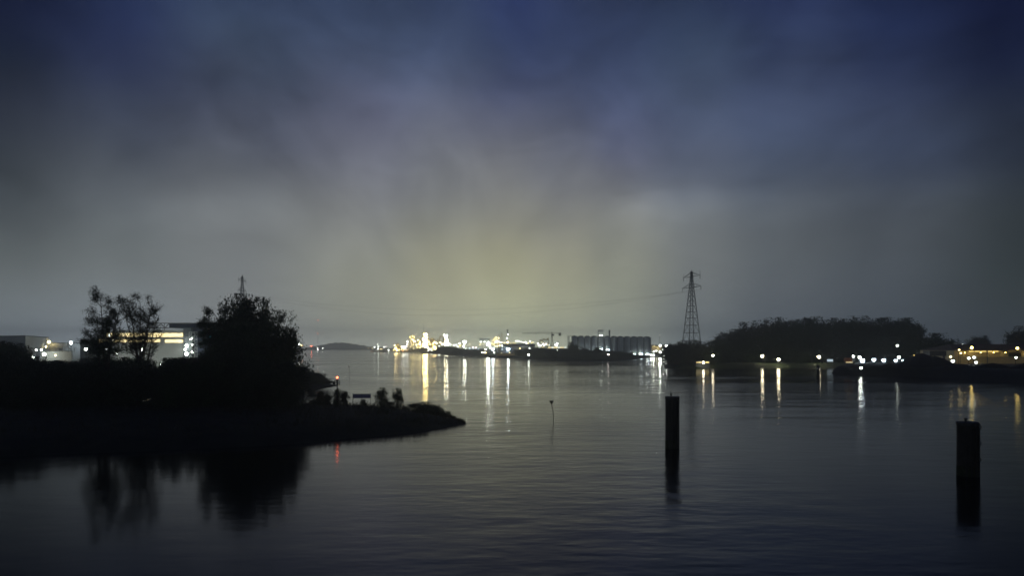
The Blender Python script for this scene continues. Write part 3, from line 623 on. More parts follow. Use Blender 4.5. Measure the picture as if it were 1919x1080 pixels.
def dolphin(px, pyb, pyt, wpx, label, rods, seed, marks=False):
    D = Dw(pyb); r = wpx * mpp(D) / 2; z = Zof(pyt, D); o = thing('mooring_dolphin', label, 'mooring pile', (Xof(px, D, z / 2), D, 0), 0, 'mooring dolphins in the river')
    mb = MB(); mb.lathe([(r * .97, -2), (r * .97, z * .25), (r * .96, z * .6), (r * .97, z - .25)], 28); mb.build('pile', M['rust'], o, smooth=False)
    mb = MB(); mb.lathe([(r * 1.01, z - .3), (r * 1.03, z - .28), (r * 1.03, z - .04), (r * .98, z), (r * .2, z + .03)], 28); cp = mb.build('cap', M['dsteel'], o)
    for a in (-2.2, -1.75, -1.3, -.85):
        mb = MB(); c, s = math.cos(a), math.sin(a); mb.box((c * r * 1.0 - .07, s * r * 1.0 - .09, -1.5), (c * r * 1.0 + .07, s * r * 1.0 + .02, z - .45)); mb.build('fender_bar', M['rust'], o)
    mb = MB()
    for k in range(int(z / .3)):
        mb.tube((r * .62, -r * .86, k * .3), (r * .90, -r * .56, k * .3), .02, .02, 4)
    mb.tube((r * .62, -r * .86, -.5), (r * .62, -r * .86, z - .1), .03, .03, 5); mb.tube((r * .90, -r * .56, -.5), (r * .90, -r * .56, z - .1), .03, .03, 5); mb.build('ladder', M['dsteel'], o)
    for dx, hh, rr in rods:
        mb = MB(); mb.tube((dx, 0, z - .1), (dx, 0, z + hh), rr, rr * .7, 6); mb.build('rod', M['dsteel'], cp)
    mb = MB(); mb.lathe([(.1, z), (.1, z + .22), (.16, z + .24), (.14, z + .34)], 10, (-.1, .1, 0)); mb.build('bollard', M['dsteel'], cp)
    mb = MB(); mb.lathe([(r * .985, -1), (r * .995, .2), (r * .99, .75), (r * .975, .95)], 28); mb.build('weed_band', M['weed'], o)
    if seed == 2:
        for zz in (z - .6, z - 2.1, z - 3.6): mb = MB(); mb.box((r * .78, -r * .72, zz), (r * .99, -r * .42, zz + .35)); mb.build('bracket', M['conc'], o)
    if marks:
        for dx in (-.55, .6):
            mb = MB(); mb.box((dx - .18, -r * 1.1 - .05, z * .62), (dx + .18, -r * 1.1, z * .75)); mb.build('reflector', M['white'], o)
    return o
dolphin(1259.5, 840, 743, 26, 'thick black mooring dolphin with thin rods on its cap, right of mid river', [(-.15, .62, .045), (.35, .5, .02), (.62, .45, .02)], 1)
dolphin(1813, 892, 791, 37, 'thickest black mooring dolphin, nearest the camera at the right', [(.05, .16, .03)], 2)
dolphin(1533, 705, 684, 6, 'small distant mooring dolphin with white reflectors, before the lamplit quay', [(0, .4, .05)], 3, True)
# ------------------------------------------------------------------ works on the far side
def frame_tower(px, pyt, wpx, D, label, lamps, m='pipe', mastpy=None, column=True):
    z0 = 3.0; zt = Zof(pyt, D); H = zt - z0; w = wpx * mpp(D) / 2; o = thing('process_tower', label, 'tower', (Xof(px, D, zt), D, z0), 0, 'lit process towers of the refinery')
    for sx in (-1, 1):
        for sy in (-1, 1):
            mb = MB(); mb.tube((sx * w, sy * w, 0), (sx * w, sy * w, H), .28, .28, 4); mb.build('post', M['steel'], o)
    n = max(2, int(H / 5.5))
    for k in range(1, n + 1):
        mb = MB(); z = H * k / n; mb.box((-w, -w, z - .3), (w, w, z)); mb.build('platform', M['steel'], o)
    mb = MB()
    for k in range(n):
        z, z2 = H * k / n, H * (k + 1) / n; mb.tube((-w, -w, z), (w, -w, z2), .15, .15, 4); mb.tube((w, -w, z), (w, w, z2), .15, .15, 4)
    mb.build('stair_brace', M['steel'], o)
    if column:
        mb = MB(); mb.lathe([(w * .42, 0), (w * .42, H * .92), (w * .25, H * 1.0), (w * .05, H * 1.02)], 14); mb.build('column', M[m], o, smooth=True)
    if mastpy: mb = MB(); mb.tube((-w * .5, 0, H), (-w * .5, 0, Zof(mastpy, D) - z0), .5, .25, 5); mb.build('mast', M['steel'], o)
    for l_ in lamps: lamp(o, l_[0], l_[1], D - w - 1.5, l_[2], l_[3], l_[4])
    return o
rl = random.Random(99)
def scatter(x0, x1, y0, y1, n, cs_=('warm', 'yellow', 'warm', 'white'), r=(.7, 1.4), s=(14, 40)):
    return [(rl.uniform(x0, x1), rl.uniform(y0, y1), rl.uniform(*r), rl.choice(cs_), rl.choice((s[0], (s[0] + s[1]) // 2, s[1]))) for _ in range(n)]
Y = ('yellow', 'warm', 'yellow', 'warm')
BOOST['k'] = 1.7; frame_tower(772.5, 630.5, 9, 1500, 'slim yellow-lit tower with a hooped lit top, left of the tallest tower', [(768.8, 631.5, 1, 'yellow', 20), (773, 629.8, 1, 'yellow', 20), (776.3, 631.5, 1, 'yellow', 20), (771, 635.5, .9, 'warm', 25), (774, 637, 1.1, 'warm', 35), (775.5, 640.5, .9, 'warm', 25), (769.5, 640, .7, 'yellow', 12)] + scatter(768, 777, 642, 655, 6, Y, (.6, .9), (8, 16))); BOOST.clear()
BOOST['k'] = 1.5; frame_tower(784, 636.5, 11, 1520, 'yellow-lit process frame between the hooped tower and the tallest tower', [(778, 640, 1.3, 'warm', 30), (783.5, 637, 1.1, 'warm', 30), (787.5, 641, 1.5, 'warm', 35), (787, 645, 1.2, 'warm', 25)] + scatter(779, 789, 644, 657, 9, Y, (.7, 1.2), (14, 26)) + [(783, 655.5, 2, 'warm', 20)]); BOOST.clear()
BOOST['k'] = 3.2; frame_tower(796.5, 625, 9.5, 1500, 'tallest and brightest refinery tower with a thin mast on top', [(795, 626.5, 1.6, 'yellow', 50), (799, 626.5, 1.8, 'warm', 60), (797, 629.5, 1.8, 'yellow', 50), (800, 632.5, 1.2, 'yellow', 40), (793, 634, 1.4, 'warm', 30), (798, 635.5, 1.3, 'yellow', 40), (795, 639, 1.5, 'yellow', 35), (799.5, 640, 1.4, 'yellow', 40), (794, 644, 1.9, 'warm', 30), (799, 645.5, 1.8, 'yellow', 40), (793, 648.5, 1.6, 'yellow', 25), (798.5, 649.5, 1.8, 'white', 40), (801.5, 652, 1.8, 'white', 40), (802, 656.5, 1.7, 'white', 40)] + scatter(792, 801, 630, 650, 12, Y, (.8, 1.3), (20, 40)), mastpy=609); BOOST.clear()
BOOST['k'] = 3.0; frame_tower(835.5, 627.5, 7.5, 1350, 'white-lit tower left of the steam plume', [(832.5, 628, 1.2, 'white', 40), (837.5, 628.5, 1.4, 'white', 40), (834, 632.5, 1.3, 'warm', 40), (838, 636, 1.4, 'white', 40), (834.5, 640, 1.3, 'white', 35), (838.5, 643, 1.4, 'white', 35), (833.5, 643.5, 1.8, 'warm', 35)] + scatter(832, 840, 634, 648, 7, ('warm', 'white'), (.8, 1.3), (20, 40))); BOOST.clear()
frame_tower(826.5, 642, 8, 1380, 'low bright frame beside the arched pipe', [(825, 642, 2.0, 'warm', 35), (829, 645, 1.8, 'white', 35), (823.5, 648.5, 1.2, 'white', 25)])
BOOST['k'] = 1.3; frame_tower(812, 645, 15, 1450, 'wide low frame below the pale dome of the refinery', [(804, 641, 1.1, 'warm', 30), (806, 645, 1.1, 'yellow', 30), (812, 643, 1.1, 'warm', 30), (815, 641, 1.1, 'warm', 30), (818, 643, 1.6, 'warm', 30), (806.5, 654.5, 1.3, 'warm', 30), (813, 649, 1.8, 'yellow', 24), (815.5, 651, 2, 'warm', 30), (816, 654, 1.8, 'warm', 30), (809, 658, 2.0, 'white', 30), (813, 657, 1.4, 'white', 30)] + scatter(804, 818, 645, 655, 6, ('orange', 'yellow', 'warm'), (.8, 1.3), (10, 20))); BOOST.clear()
frame_tower(763.5, 641, 5, 1550, 'short white-lit tower at the right end of the lit pipe rack', [(763.5, 640.3, 1.9, 'white', 35), (763, 645, 1.5, 'pink', 35), (765.5, 647, .9, 'warm', 25)])
BOOST['k'] = 3.0; frame_tower(870.5, 641, 6, 1250, 'lone lit tower with a broad white head right of the steam plume', [(869, 640.3, 1.9, 'white', 35), (872.5, 640.6, 1.9, 'white', 40), (870, 646, 1.2, 'warm', 30), (869, 649.5, 1.5, 'white', 30)]); BOOST.clear()
# pipe racks carrying rows of lamps
def rack(px0, px1, pyt, D, label, lamps, m='steel', name='pipe_rack'):
    z0 = 2.5; zt = Zof(pyt, D); xa, xb = Xof(px0, D, zt), Xof(px1, D, zt); o = thing(name, label, 'pipe rack', ((xa + xb) / 2, D, z0)); h = zt - z0; w = (xb - xa) / 2
    for dy in (-1.5, 0, 1.5): mb = MB(); mb.tube((-w, dy, h), (w, dy, h), .45, .45, 7); mb.build('pipe', M['pipe'], o)
    n = max(2, int(w / 7))
    for i in range(n + 1):
        x = -w + 2 * w * i / n; mb = MB(); mb.box((x - .25, -2.2, 0), (x + .25, -1.8, h)); mb.box((x - .25, 1.8, 0), (x + .25, 2.2, h)); mb.box((x - .25, -2.2, h - 1), (x + .25, 2.2, h - .5)); mb.build('trestle', M[m], o)
    for l_ in lamps: lamp(o, l_[0], l_[1], D - 3, *l_[2:])
    return o
BOOST['k'] = 1.2; rack(752, 766, 651, 1560, 'short pipe rack crowded with white lamps, between the yellow dome and the towers', [(753.5, 650, 1.1, 'pink', 35), (756.5, 650, 1.7, 'white', 40), (759.5, 650, 1.3, 'cool', 30), (762, 650, 1.2, 'pink', 30), (753, 654, 1.0, 'warm', 25), (757, 654.5, 1.2, 'warm', 20), (761, 654.5, 1.2, 'white', 20), (764, 654, 1.5, 'warm', 22), (755, 657.5, .9, 'orange', 14), (762, 657, .9, 'orange', 14)]); BOOST.clear()
rack(840, 866, 646, 1150, 'long pipe rack with white lamps behind the tree right of the white tower', [(841, 643, 1.2, 'white', 35), (839, 647, 1.8, 'white', 30), (844, 646, 1.6, 'white', 35), (851, 646.5, 1.7, 'white', 30), (855, 646.5, 1.4, 'cool', 25), (858, 650, 1.5, 'white', 30), (861, 643.8, 1.6, 'white', 30), (862, 648, 1.3, 'yellow', 25), (864, 646, .9, 'yellow', 16)])
rack(876, 897, 650, 1050, 'low pipe rack with scattered bluish lamps below the pale elevated box', [(872.5, 653, 1.1, 'white', 22), (874.5, 652.5, .8, 'white', 20), (880.3, 653, 1.1, 'cool', 25), (886, 650.5, 1.3, 'pink', 30), (887, 653, .9, 'cool', 20), (892, 651.5, 1.5, 'pink', 28), (880, 645, 1.0, 'warm', 20), (896, 654, .7, 'cool', 12), (899.5, 645.5, 1.4, 'warm', 16), (905, 645, 1.1, 'warm', 12)])
rack(921, 947, 645.5, 1000, 'yellow-lit pipe rack sloping up to the big tank', [(922, 644, 1.4, 'yellow', 22), (925.5, 645, 1.6, 'yellow', 22), (928, 648.5, 1.0, 'warm', 24), (932, 648.5, 1.5, 'warm', 24), (936, 647.5, 1.7, 'warm', 24), (941.5, 648, 2.3, 'white', 26), (919, 649.5, 1.3, 'pink', 24), (945, 642.5, 1.2, 'warm', 20)])
rack(1008, 1032, 646, 900, 'white-lit pipe rack left of the tower crane foot', [(1008.5, 643.5, 1.5, 'white', 26), (1009.5, 647, 1.8, 'white', 26), (1013, 647.5, 1.6, 'white', 26), (1018, 644.5, 1.5, 'pink', 26), (1020, 647, 1.8, 'white', 24), (1023.5, 644.5, 1.4, 'pink', 24), (1026, 646, .9, 'warm', 14), (1029, 646.5, .9, 'white', 14), (1015, 641, .9, 'warm', 10)])
# elevated curved conveyor pyramid: climbing lamp rows
frame_tower(928.5, 634, 9, 1050, 'stepped yellow-lit structure with lamps climbing to a point, left of the thin stacks', [(930, 631.5, 1.0, 'warm', 30), (934.5, 633.3, 1.5, 'warm', 30), (927, 634, .9, 'yellow', 24), (929.5, 634.5, .9, 'yellow', 24), (931, 636.5, 1.0, 'warm', 30), (925.5, 636, 1.0, 'warm', 26), (922.5, 638.5, 1.0, 'warm', 24), (926, 638.3, .9, 'yellow', 20), (928, 641.5, 1.2, 'pink', 28), (930, 639.5, 1.2, 'pink', 28), (932.5, 638.8, 1.2, 'pink', 28), (935, 640, 1.2, 'pink', 28), (937.5, 642, 1.1, 'pink', 28), (932, 643, 1.2, 'warm', 24), (940.5, 641.5, 1.1, 'pink', 24)], column=False)
def dome(px, pyt, pyb, wpx, D, label, lamps, m='cream', pointed=False, name='domed_tank', cat='tank'):
    z0, zt = Zof(pyb, D), Zof(pyt, D); z0 = min(z0, 3.0) if pyb > 655 else z0; H = zt - z0; w = wpx * mpp(D) / 2
    o = thing(name, label, cat, (Xof(px, D, zt), D, max(2.5, z0))); zz = o.location.z; H = zt - zz
    if pointed: prof = [(w, 0), (w, H * .3), (w * .75, H * .58), (w * .4, H * .82), (w * .06, H)]
    else: prof = [(w, 0), (w, H * .55), (w * .9, H * .74), (w * .65, H * .9), (w * .3, H * .98), (w * .05, H)]
    mb = MB(); mb.lathe(prof, 22); mb.build('shell', M[m], o, smooth=True)
    mb = MB(); mb.lathe([(w * 1.02, H * .5), (w * 1.05, H * .5), (w * 1.05, H * .56), (w * 1.02, H * .56)], 22); mb.build('walkway', M['steel'], o)
    for l_ in lamps: lamp(o, l_[0], l_[1], D - w - 2, *l_[2:])
    return o
BOOST['k'] = 1.8; dome(746, 642.5, 659, 11, 1650, 'pointed yellow-lit dome at the left end of the refinery', [(739.5, 647, 1.1, 'warm', 25), (741, 653, 1.5, 'warm', 30), (744, 656, 1.8, 'warm', 26), (750, 649, .8, 'yellow', 12), (746, 646, .7, 'yellow', 10), (738, 656, 1.2, 'yellow', 12), (743, 650, .8, 'yellow', 14), (748.5, 655.5, 1.2, 'yellow', 16)], pointed=True); BOOST.clear()
dome(810, 633, 650, 12, 1560, 'pale round dome right of the tallest refinery tower', [(806, 642, .8, 'warm', 24), (812, 638, .6, 'yellow', 10)])
def stack(px, pyt, D, r, label, m='conc', lamps=()):
    o = thing('stack', label, 'chimney', (Xof(px, D, 30), D, 2.5), 0, 'thin stacks'); H = Zof(pyt, D) - 2.5
    mb = MB(); mb.lathe([(r * 1.25, 0), (r, H * .9), (r * .95, H)], 12); mb.build('shaft', M[m], o, smooth=True); mb = MB(); mb.lathe([(r * 1.2, H - 1), (r * 1.2, H - .3)], 12); mb.build('ring', M['steel'], o)
    for l_ in lamps: lamp(o, l_[0], l_[1], D - 3, *l_[2:])
stack(951, 617.5, 1100, 1.1, 'white chimney, thickest of the stacks, above the big dark-roofed tank', 'white', ((949.8, 634, .9, 'white', 120), (952.2, 627, .7, 'white', 120)))  # both shaft lamps are added, with no real source, to brighten the chimney
stack(935.3, 626, 1100, .6, 'leftmost thin stack, above the stepped lamp structure', 'cream'); stack(939.3, 623, 1100, .5, 'middle thin yellowish stack between the stepped lamps and the white chimney', 'cream'); stack(942.5, 625, 1100, .45, 'thin stack closest to the left of the white chimney', 'cream')
stack(820, 635, 1420, 1.0, 'short thin stack left of the arched pipe', 'cream'); stack(1064.3, 629, 820, .35, 'thin pale pole at the left end of the silo row', 'white')
o = thing('pipe_arch', 'pale arched pipe loop left of the white-lit tower', 'pipe', (Xof(827, 1400, 30), 1400, 2.5))
mb = MB(); pts = []
for i in range(13): a = math.pi * i / 12; pts.append(at(827 - 3.2 * math.cos(a), 635 - 5.5 * math.sin(a), 1400) - o.location)
pts = [Vector((pts[0].x, 0, 0))] + pts + [Vector((pts[-1].x, 0, 0))]; mb.path(pts, .8, 7); mb.build('pipe', M['cream'], o)
o = thing('elevated_box', 'pale box-shaped hopper house raised on columns above the low lamps', 'building', (Xof(908, 1150, 20), 1150, 2.5))
pxbox(o, 'box', 898.5, 917.5, 633.5, 638.8, 1150, 8, M['wall'])
for px in (901, 908, 915): lamp(o, px, 640.5, 1147, 1.0, 'white', 70, 'floodlight')  # lamps added under the box only to brighten it
for px in (899.5, 904, 912, 917): pxbox(o, 'column', px - .35, px + .35, 638.9, 657, 1151, .8, M['steel'])
# bright floodlight masts of the works
for a in ((915, 645, 1000, 2.5, 'biggest and brightest white floodlight of the works, below the pale raised box', 4.0, 'white', 120), (923.5, 654, 960, 2.5, 'large slanting white floodlight below the yellow-lit pipe rack', 3.2, 'cool', 40), (898, 660, 900, 2.5, 'white lamp, left of three low ones on the bank', 1.8, 'white', 26), (903.5, 661, 900, 2.5, 'white lamp, middle of three low ones on the bank', 1.9, 'white', 26), (909, 660.5, 900, 2.5, 'white lamp, right of three low ones on the bank', 2.1, 'warm', 26),
    (926, 660.5, 890, 2.5, 'small white lamp low on the bank right of the three', 1.2, 'white', 22), (910, 654.5, 960, 2.5, 'white lamp between the raised box and the three low lamps', 1.4, 'white', 22), (918, 652, 960, 2.5, 'small white lamp right under the brightest floodlight', 1.1, 'white', 20), (823, 662, 1180, 0.5, 'white lamp right at the waterline left of the green trees', 1.5, 'white', 26),
    (951.5, 641.5, 930, 2.5, 'big warm floodlight at the foot of the white chimney', 2.2, 'warm', 30), (952.5, 654, 860, 2.5, 'tall bluish-white floodlight before the big tank wall', 2.0, 'cool', 170), (991, 664.5, 690, 1.5, 'small lamp at the water edge between dark trees', 1.6, 'white', 26), (1044.5, 656.5, 800, 2.5, 'white lamp among the dark trees below the crane', 1.9, 'white', 24), (1039, 656.8, 800, 2.5, 'small white lamp just left of the lamp below the crane', .9, 'white', 16),
    (1140, 664.5, 640, 1.5, 'single reddish-white lamp in the dark trees before the silos', 1.6, 'pink', 14), (1236.5, 628, 1000, 2.5, 'faint high lamp between the silos and the right pylon', .9, 'white', 2), (1237, 647.5, 900, 2.5, 'white lamp above the lit wharf right of the silos', 2.2, 'white', 30), (1248.5, 647.5, 880, 2.5, 'white lamp touching the left edge of the dark trees', 2.2, 'white', 30),
    (1237, 660, 860, 1.5, 'bright white lamp on the wharf right of the silos', 2.6, 'white', 34), (1225, 659, 880, 1.5, 'small lamp low on the wharf, nearest the last silo', 1.3, 'white', 26), (1230, 657.5, 880, 1.5, 'small lamp in the middle of the wharf', 1.2, 'white', 26), (1220, 665, 860, 1.0, 'white lamp at the waterline by the last silo', 2.0, 'white', 34), (1224.5, 665.5, 860, 1.0, 'second white lamp at the waterline by the last silo', 2.0, 'white', 34), (1244, 667, 840, 1.0, 'curved white lamp low against the dark trees right of the wharf', 1.7, 'white', 26), (1236.5, 673, 600, .5, 'white lamp hanging low over the water beside the dark trees', 1.7, 'white', 60)):
    mast(*a)
# big flat tank with lamps along its roof edge
D = 900; o = thing('storage_tank', 'broad dark-roofed storage tank with a lamp-lined rim below the white chimney', 'tank', (Xof(972, D + 25, 10), D + 25, 2.5)); zt = Zof(644.5, D) - 2.5; w = 31 * mpp(D)
mb = MB(); mb.lathe([(w, 0), (w, zt - 2.6)], 40); mb.build('shell', M['silo'], o, smooth=False); mb = MB(); mb.lathe([(w * 1.01, zt - 2.58), (w * 1.02, zt - .3), (w * .9, zt + .2), (w * .05, zt + .6)], 40); mb.build('roof', M['navy'], o)
for l_ in ((957, 643, .8, 'yellow', 12), (962, 642.5, .8, 'yellow', 12), (967, 639, 1.2, 'white', 26), (970, 638.8, 1.4, 'white', 30), (973, 639.2, 1.2, 'white', 26), (977, 640.5, 1.2, 'white', 24), (981, 641.5, 1.0, 'pink', 24), (985, 641.5, 2.0, 'white', 28), (987, 643.5, 1.3, 'pink', 24), (990, 643, 1.0, 'yellow', 18), (993.3, 639.3, 1.4, 'white', 26), (996, 642.5, 1.0, 'yellow', 16), (999, 641, .9, 'warm', 16), (965, 643.2, .8, 'yellow', 14), (974.5, 653, 1.6, 'warm', 22), (992.5, 652.8, 1.8, 'white', 24)):
    lamp(o, l_[0], l_[1], D - 8, *l_[2:], 'rim_lamp')
B = thing('pump_house', 'small blue-grey building below the left part of the big tank', 'building', (Xof(945, 860, 5), 860, 2.5))
pxbox(B, 'wall', 937, 962, 651, 668, 860, 12, M['silo']); pxbox(B, 'roof', 936.5, 962.5, 650.3, 650.9, 859.5, 13, M['navy']); pxbox(B, 'door', 944, 946, 658, 666, 859.9, .09, M['white'])
pxbox(B, 'lit_window', 940, 942.5, 653, 656, 859.9, .09, emat('cool', 1.2))
B = thing('quay_apron', 'yellow-lit concrete apron at the water below the pump house', 'quay', (Xof(948, 820, 3), 820, 1.5)); pxbox(B, 'slab', 930, 968, 662.5, 667, 820, 8, M['cream']); lamp(B, 955, 661, 816, 1.1, 'warm', 16); lamp(B, 963, 661.5, 816, 1.1, 'yellow', 16); lamp(B, 940, 661.7, 816, .9, 'warm', 10); pxbox(B, 'kerb', 930, 968, 661.9, 662.4, 819.6, .4, M['conc'])
B = thing('lit_gallery', 'long low gallery with a continuous strip of light below the tower crane', 'building', (Xof(1035, 850, 5), 850, 2.5))
pxbox(B, 'wall', 1009, 1062, 652.6, 668, 850, 8, M['dwall'])
for i in range(13):
    pxbox(B, 'light_strip', 1009.5 + i * 4, 1013 + i * 4, 650.2, 652.2, 849.5 + R.uniform(0, .2), .3, emat('warm' if i % 3 else 'white', 1.6))
B = thing('lit_shed', 'brightly floodlit white shed right of the tower crane', 'building', (Xof(1042, 880, 5), 880, 2.5)); pxbox(B, 'wall', 1038, 1047.5, 642.5, 650, 880, 8, M['white']); prism([at(1038, 640, 880).xy, at(1047.5, 640, 880).xy, (at(1047.5, 640, 880).x, 889), (at(1038, 640, 880).x, 889)], Zof(642.4, 880), Zof(640.5, 880), B.location).build('roof', M['white'], B)
for l_ in ((1041, 646, 2.1, 'white', 20), (1044.5, 644, 2.1, 'white', 20), (1043.5, 648, 1.8, 'white', 16)): lamp(B, l_[0], l_[1], 876, *l_[2:])
# tower crane
D = 900; o = thing('tower_crane', 'tower crane with a long jib, between the big tank and the silos', 'crane', (Xof(1034.3, D, 20), D, 2.5)); H = Zof(625, D) - 2.5
mb = MB()
for x in (-1, 1):
    for y in (-1, 1): mb.tube((x, y, 0), (x, y, H), .2, .2, 4)
for k in range(12):
    z, z2 = H * k / 12, H * (k + 1) / 12
    for a, c in (((-1, -1), (1, -1)), ((1, -1), (1, 1)), ((1, 1), (-1, 1)), ((-1, 1), (-1, -1))): mb.tube((*a, z), (*c, z2), .13, .13, 3); mb.tube((*a, z2), (*c, z2), .13, .13, 3)
mb.build('tower', M['dsteel'], o)
def truss(name, xa, xb, zb, h, n):
    mb = MB(); mb.tube((xa, -.7, zb), (xb, -.7, zb), .17, .17, 4); mb.tube((xa, .7, zb), (xb, .7, zb), .17, .17, 4); mb.tube((xa, 0, zb + h), (xb, 0, zb + h * .6), .17, .17, 4)
    for k in range(n):
        x, x2 = xa + (xb - xa) * k / n, xa + (xb - xa) * (k + .5) / n; mb.tube((x, -.7, zb), (x2, 0, zb + h * .9), .1, .1, 3); mb.tube((x, .7, zb), (x2, 0, zb + h * .9), .1, .1, 3)
    return mb.build(name, M['dsteel'], o)
m1 = mpp(D); truss('jib', 0, -56 * m1, H, 1.5, 20); truss('counter_jib', 0, 17 * m1, H, 1.4, 7)
mb = MB(); mb.box((13 * m1, -1, H - 2.6), (17 * m1, 1, H + .6)); mb.build('counterweight', M['dsteel'], o); mb = MB(); mb.box((-.2, -1.6, H - 2.8), (2.4, .6, H - .6)); mb.build('cab', M['dsteel'], o)
mb = MB(); mb.tube((0, 0, H), (0, 0, H + 2.4), .6, .3, 4); mb.build('apex', M['dsteel'], o); mb = MB(); mb.tube((-30 * m1, 0, H), (-30 * m1, 0, H - 3), .08, .08, 4); mb.box((-30 * m1 - .6, -.5, H - .6), (-30 * m1 + .6, .5, H - .1)); mb.build('trolley', M['dsteel'], o)
# silo row
SN = 12
for i in range(SN):
    px = 1076.3 + i * 12.35; D = 800 + i * 3.2; r = 5.6 * mpp(D); H = Zof(629 + i * .12, D) - 2.5
    lb = 'tall grey cylindrical silo, %s of the twelve counted from the left' % ('first', 'second', 'third', 'fourth', 'fifth', 'sixth', 'seventh', 'eighth', 'ninth', 'tenth', 'eleventh', 'last')[i]
    o = thing('silo', lb, 'silo', (Xof(px, D, 15), D, 2.5), 0, 'row of grey silos')
    mb = MB(); mb.lathe([(r, 0), (r, H - 1.2)], 28); mb.build('shell', M['silo'], o, smooth=False)
    mb = MB(); mb.lathe([(r * 1.03, H - 1.18), (r * 1.03, H - .8), (r * .6, H - .1), (r * .1, H + .2)], 28); mb.build('roof', M['dwall'], o)
    mb = MB(); mb.box((-.5, -r - .5, 0), (.5, -r - .1, H - 1.5)); mb.build('ladder_shaft', M['silo'], o)
    mb = MB(); mb.box((r * .9, -r * .25, 0), (r * 1.25, r * .7, H - 1.7)); mb.build('filler_panel', M['dwall'], o)
    z = {0: 5, 1: 5.5, 2: 4.5, 3: 4.5, 4: 8, 5: 7, 9: 2, 10: 2.4, 11: 2}.get(i)
    if z:
        p = part('uplight', globe('white', 50), o, (-r * .35, -r - 2.6, z - .5), .4); p = part('uplight', globe('cool', 45), o, (r * .3, -r - 2.6, z - .8), .36)
o = thing('elevator_house', 'small pale lit elevator house on top of the middle silos', 'building', at(1126, 629, 806) - Vector((0, 0, .0)))
pxbox(o, 'wall', 1121.5, 1130.8, 619.3, 627, 806, 5, M['white']); pxbox(o, 'roof', 1121.2, 1131.1, 618.4, 619.2, 805.6, 6, M['dwall'])
for px in (1123.3, 1128.8): pxbox(o, 'leg', px - .4, px + .4, 627.1, 630, 806, 1, M['steel'])
lamp(o, 1124.5, 628.4, 803, .8, 'white', 110); lamp(o, 1128, 628.4, 803, .8, 'white', 110)  # pair of lamps added in front to brighten the elevator house
o = thing('vent_tower', 'slim dark vent tower on the silo roofs right of the elevator house', 'tower', at(1142, 630, 812)); pxbox(o, 'shaft', 1141, 1143.6, 619.5, 630, 812, 2, M['dwall']); pxbox(o, 'cap', 1140.6, 1144, 618.5, 619.4, 811.7, 2.6, M['dsteel'])
o = thing('side_pipe', 'pale hooped pipe at the left end of the silo row', 'pipe', P3(1068, 795, 2.5)); mb = MB()
pts = [at(1066.3, 665, 795)] + [at(1070 - 3.6 * math.cos(a), 632 - 3.2 * math.sin(a), 795) for a in (0, .5, 1.0, 1.5, 2.0)]; mb.path([p - o.location for p in pts], .35, 7); mb.build('pipe', M['wall'], o)
stack(1219.6, 632, 838, .35, 'thin lit standpipe against the right end of the last silo', 'white')
# lit wharf right of the silos
D = 980; B = thing('wharf_building', 'small yellow-lit wharf building between the last silo and the dark trees', 'building', P3(1231, D, 2.5)); pxbox(B, 'wall', 1221, 1246, 648, 664, D, 12, M['cream']); pxbox(B, 'roof', 1220.5, 1246.5, 646.3, 647.9, D - .5, 13, M['steel'])
windows(1222, 1240, 6, 649.3, 651.6, emat('yellow', 1.0), .2, .1, B, D); windows(1222, 1240, 6, 654, 656, emat('warm', .9), .2, .1, B, D)
for l_ in ((1226, 648, .8, 'warm', 20), (1233, 653, .8, 'warm', 20), (1242, 655, 1.0, 'white', 20)): lamp(B, l_[0], l_[1], D - 4, *l_[2:])
# pipe hoops left of the crane
o = thing('pipe_loops', 'pale curving pipe loop above the lamps left of the crane', 'pipe', P3(1020, 930, 2.5)); mb = MB()
pts = [at(a, b_, 930) - o.location for a, b_ in ((1009, 648), (1011, 641), (1013, 636.5), (1015, 638), (1016, 641), (1018, 636), (1019, 634), (1021, 637), (1025, 637.5), (1026.5, 633.5), (1028.5, 638), (1028, 645))]; mb.path(pts, .7, 7); o.name = 'pipe_loop'; mb.build('pipe', M['cream'], o)
# ------------------------------------------------------------------ far waterside lights and vessels
D = 2500; o = thing('radio_mast', 'thin far mast carrying two red lights above the wooded hill', 'mast', P3(595.5, D, 1)); mb = MB(); H = Zof(599, D) - 1
mb.tube((0, 0, 0), (0, 0, H), .5, .25, 5); mb.build('pole', M['steel'], o); lamp(o, 596, 600, D - 1, .9, 'red', 22, 'red_lamp'); lamp(o, 595.3, 624.3, D - 1, .9, 'red', 22, 'red_lamp'); lamp(o, 595.5, 654.5, D - 2, 1.0, 'pink', 60)
lamp(o, 594.8, 651.8, D - 2, 1.0, 'white', 30)
o = bpy.data.objects
for a in ((583.5, 648.5, 2300, .5, 'red lamp on the far shore left of the mast', 1.2, 'red', 40), (604.8, 652.3, 2300, .5, 'small white lamp on the far shore right of the mast', 1.0, 'white', 14), (571, 648.5, 2200, .5, 'faint white lamp on the far shore beside the black trees', .7, 'white', 6), (561, 645, 900, .5, 'white floodlight glaring at the right edge of the black trees', 1.8, 'white', 40, 'floodlight', None, 0.0, ((564.5, 646.8, 1.4, 'warm', 30), (566.3, 648.3, 1.1, 'orange', 20))), (545, 645, 900, .5, 'small pinkish lamp glinting in the right of the black trees', 1.0, 'pink', 20)):
    mast(*a)
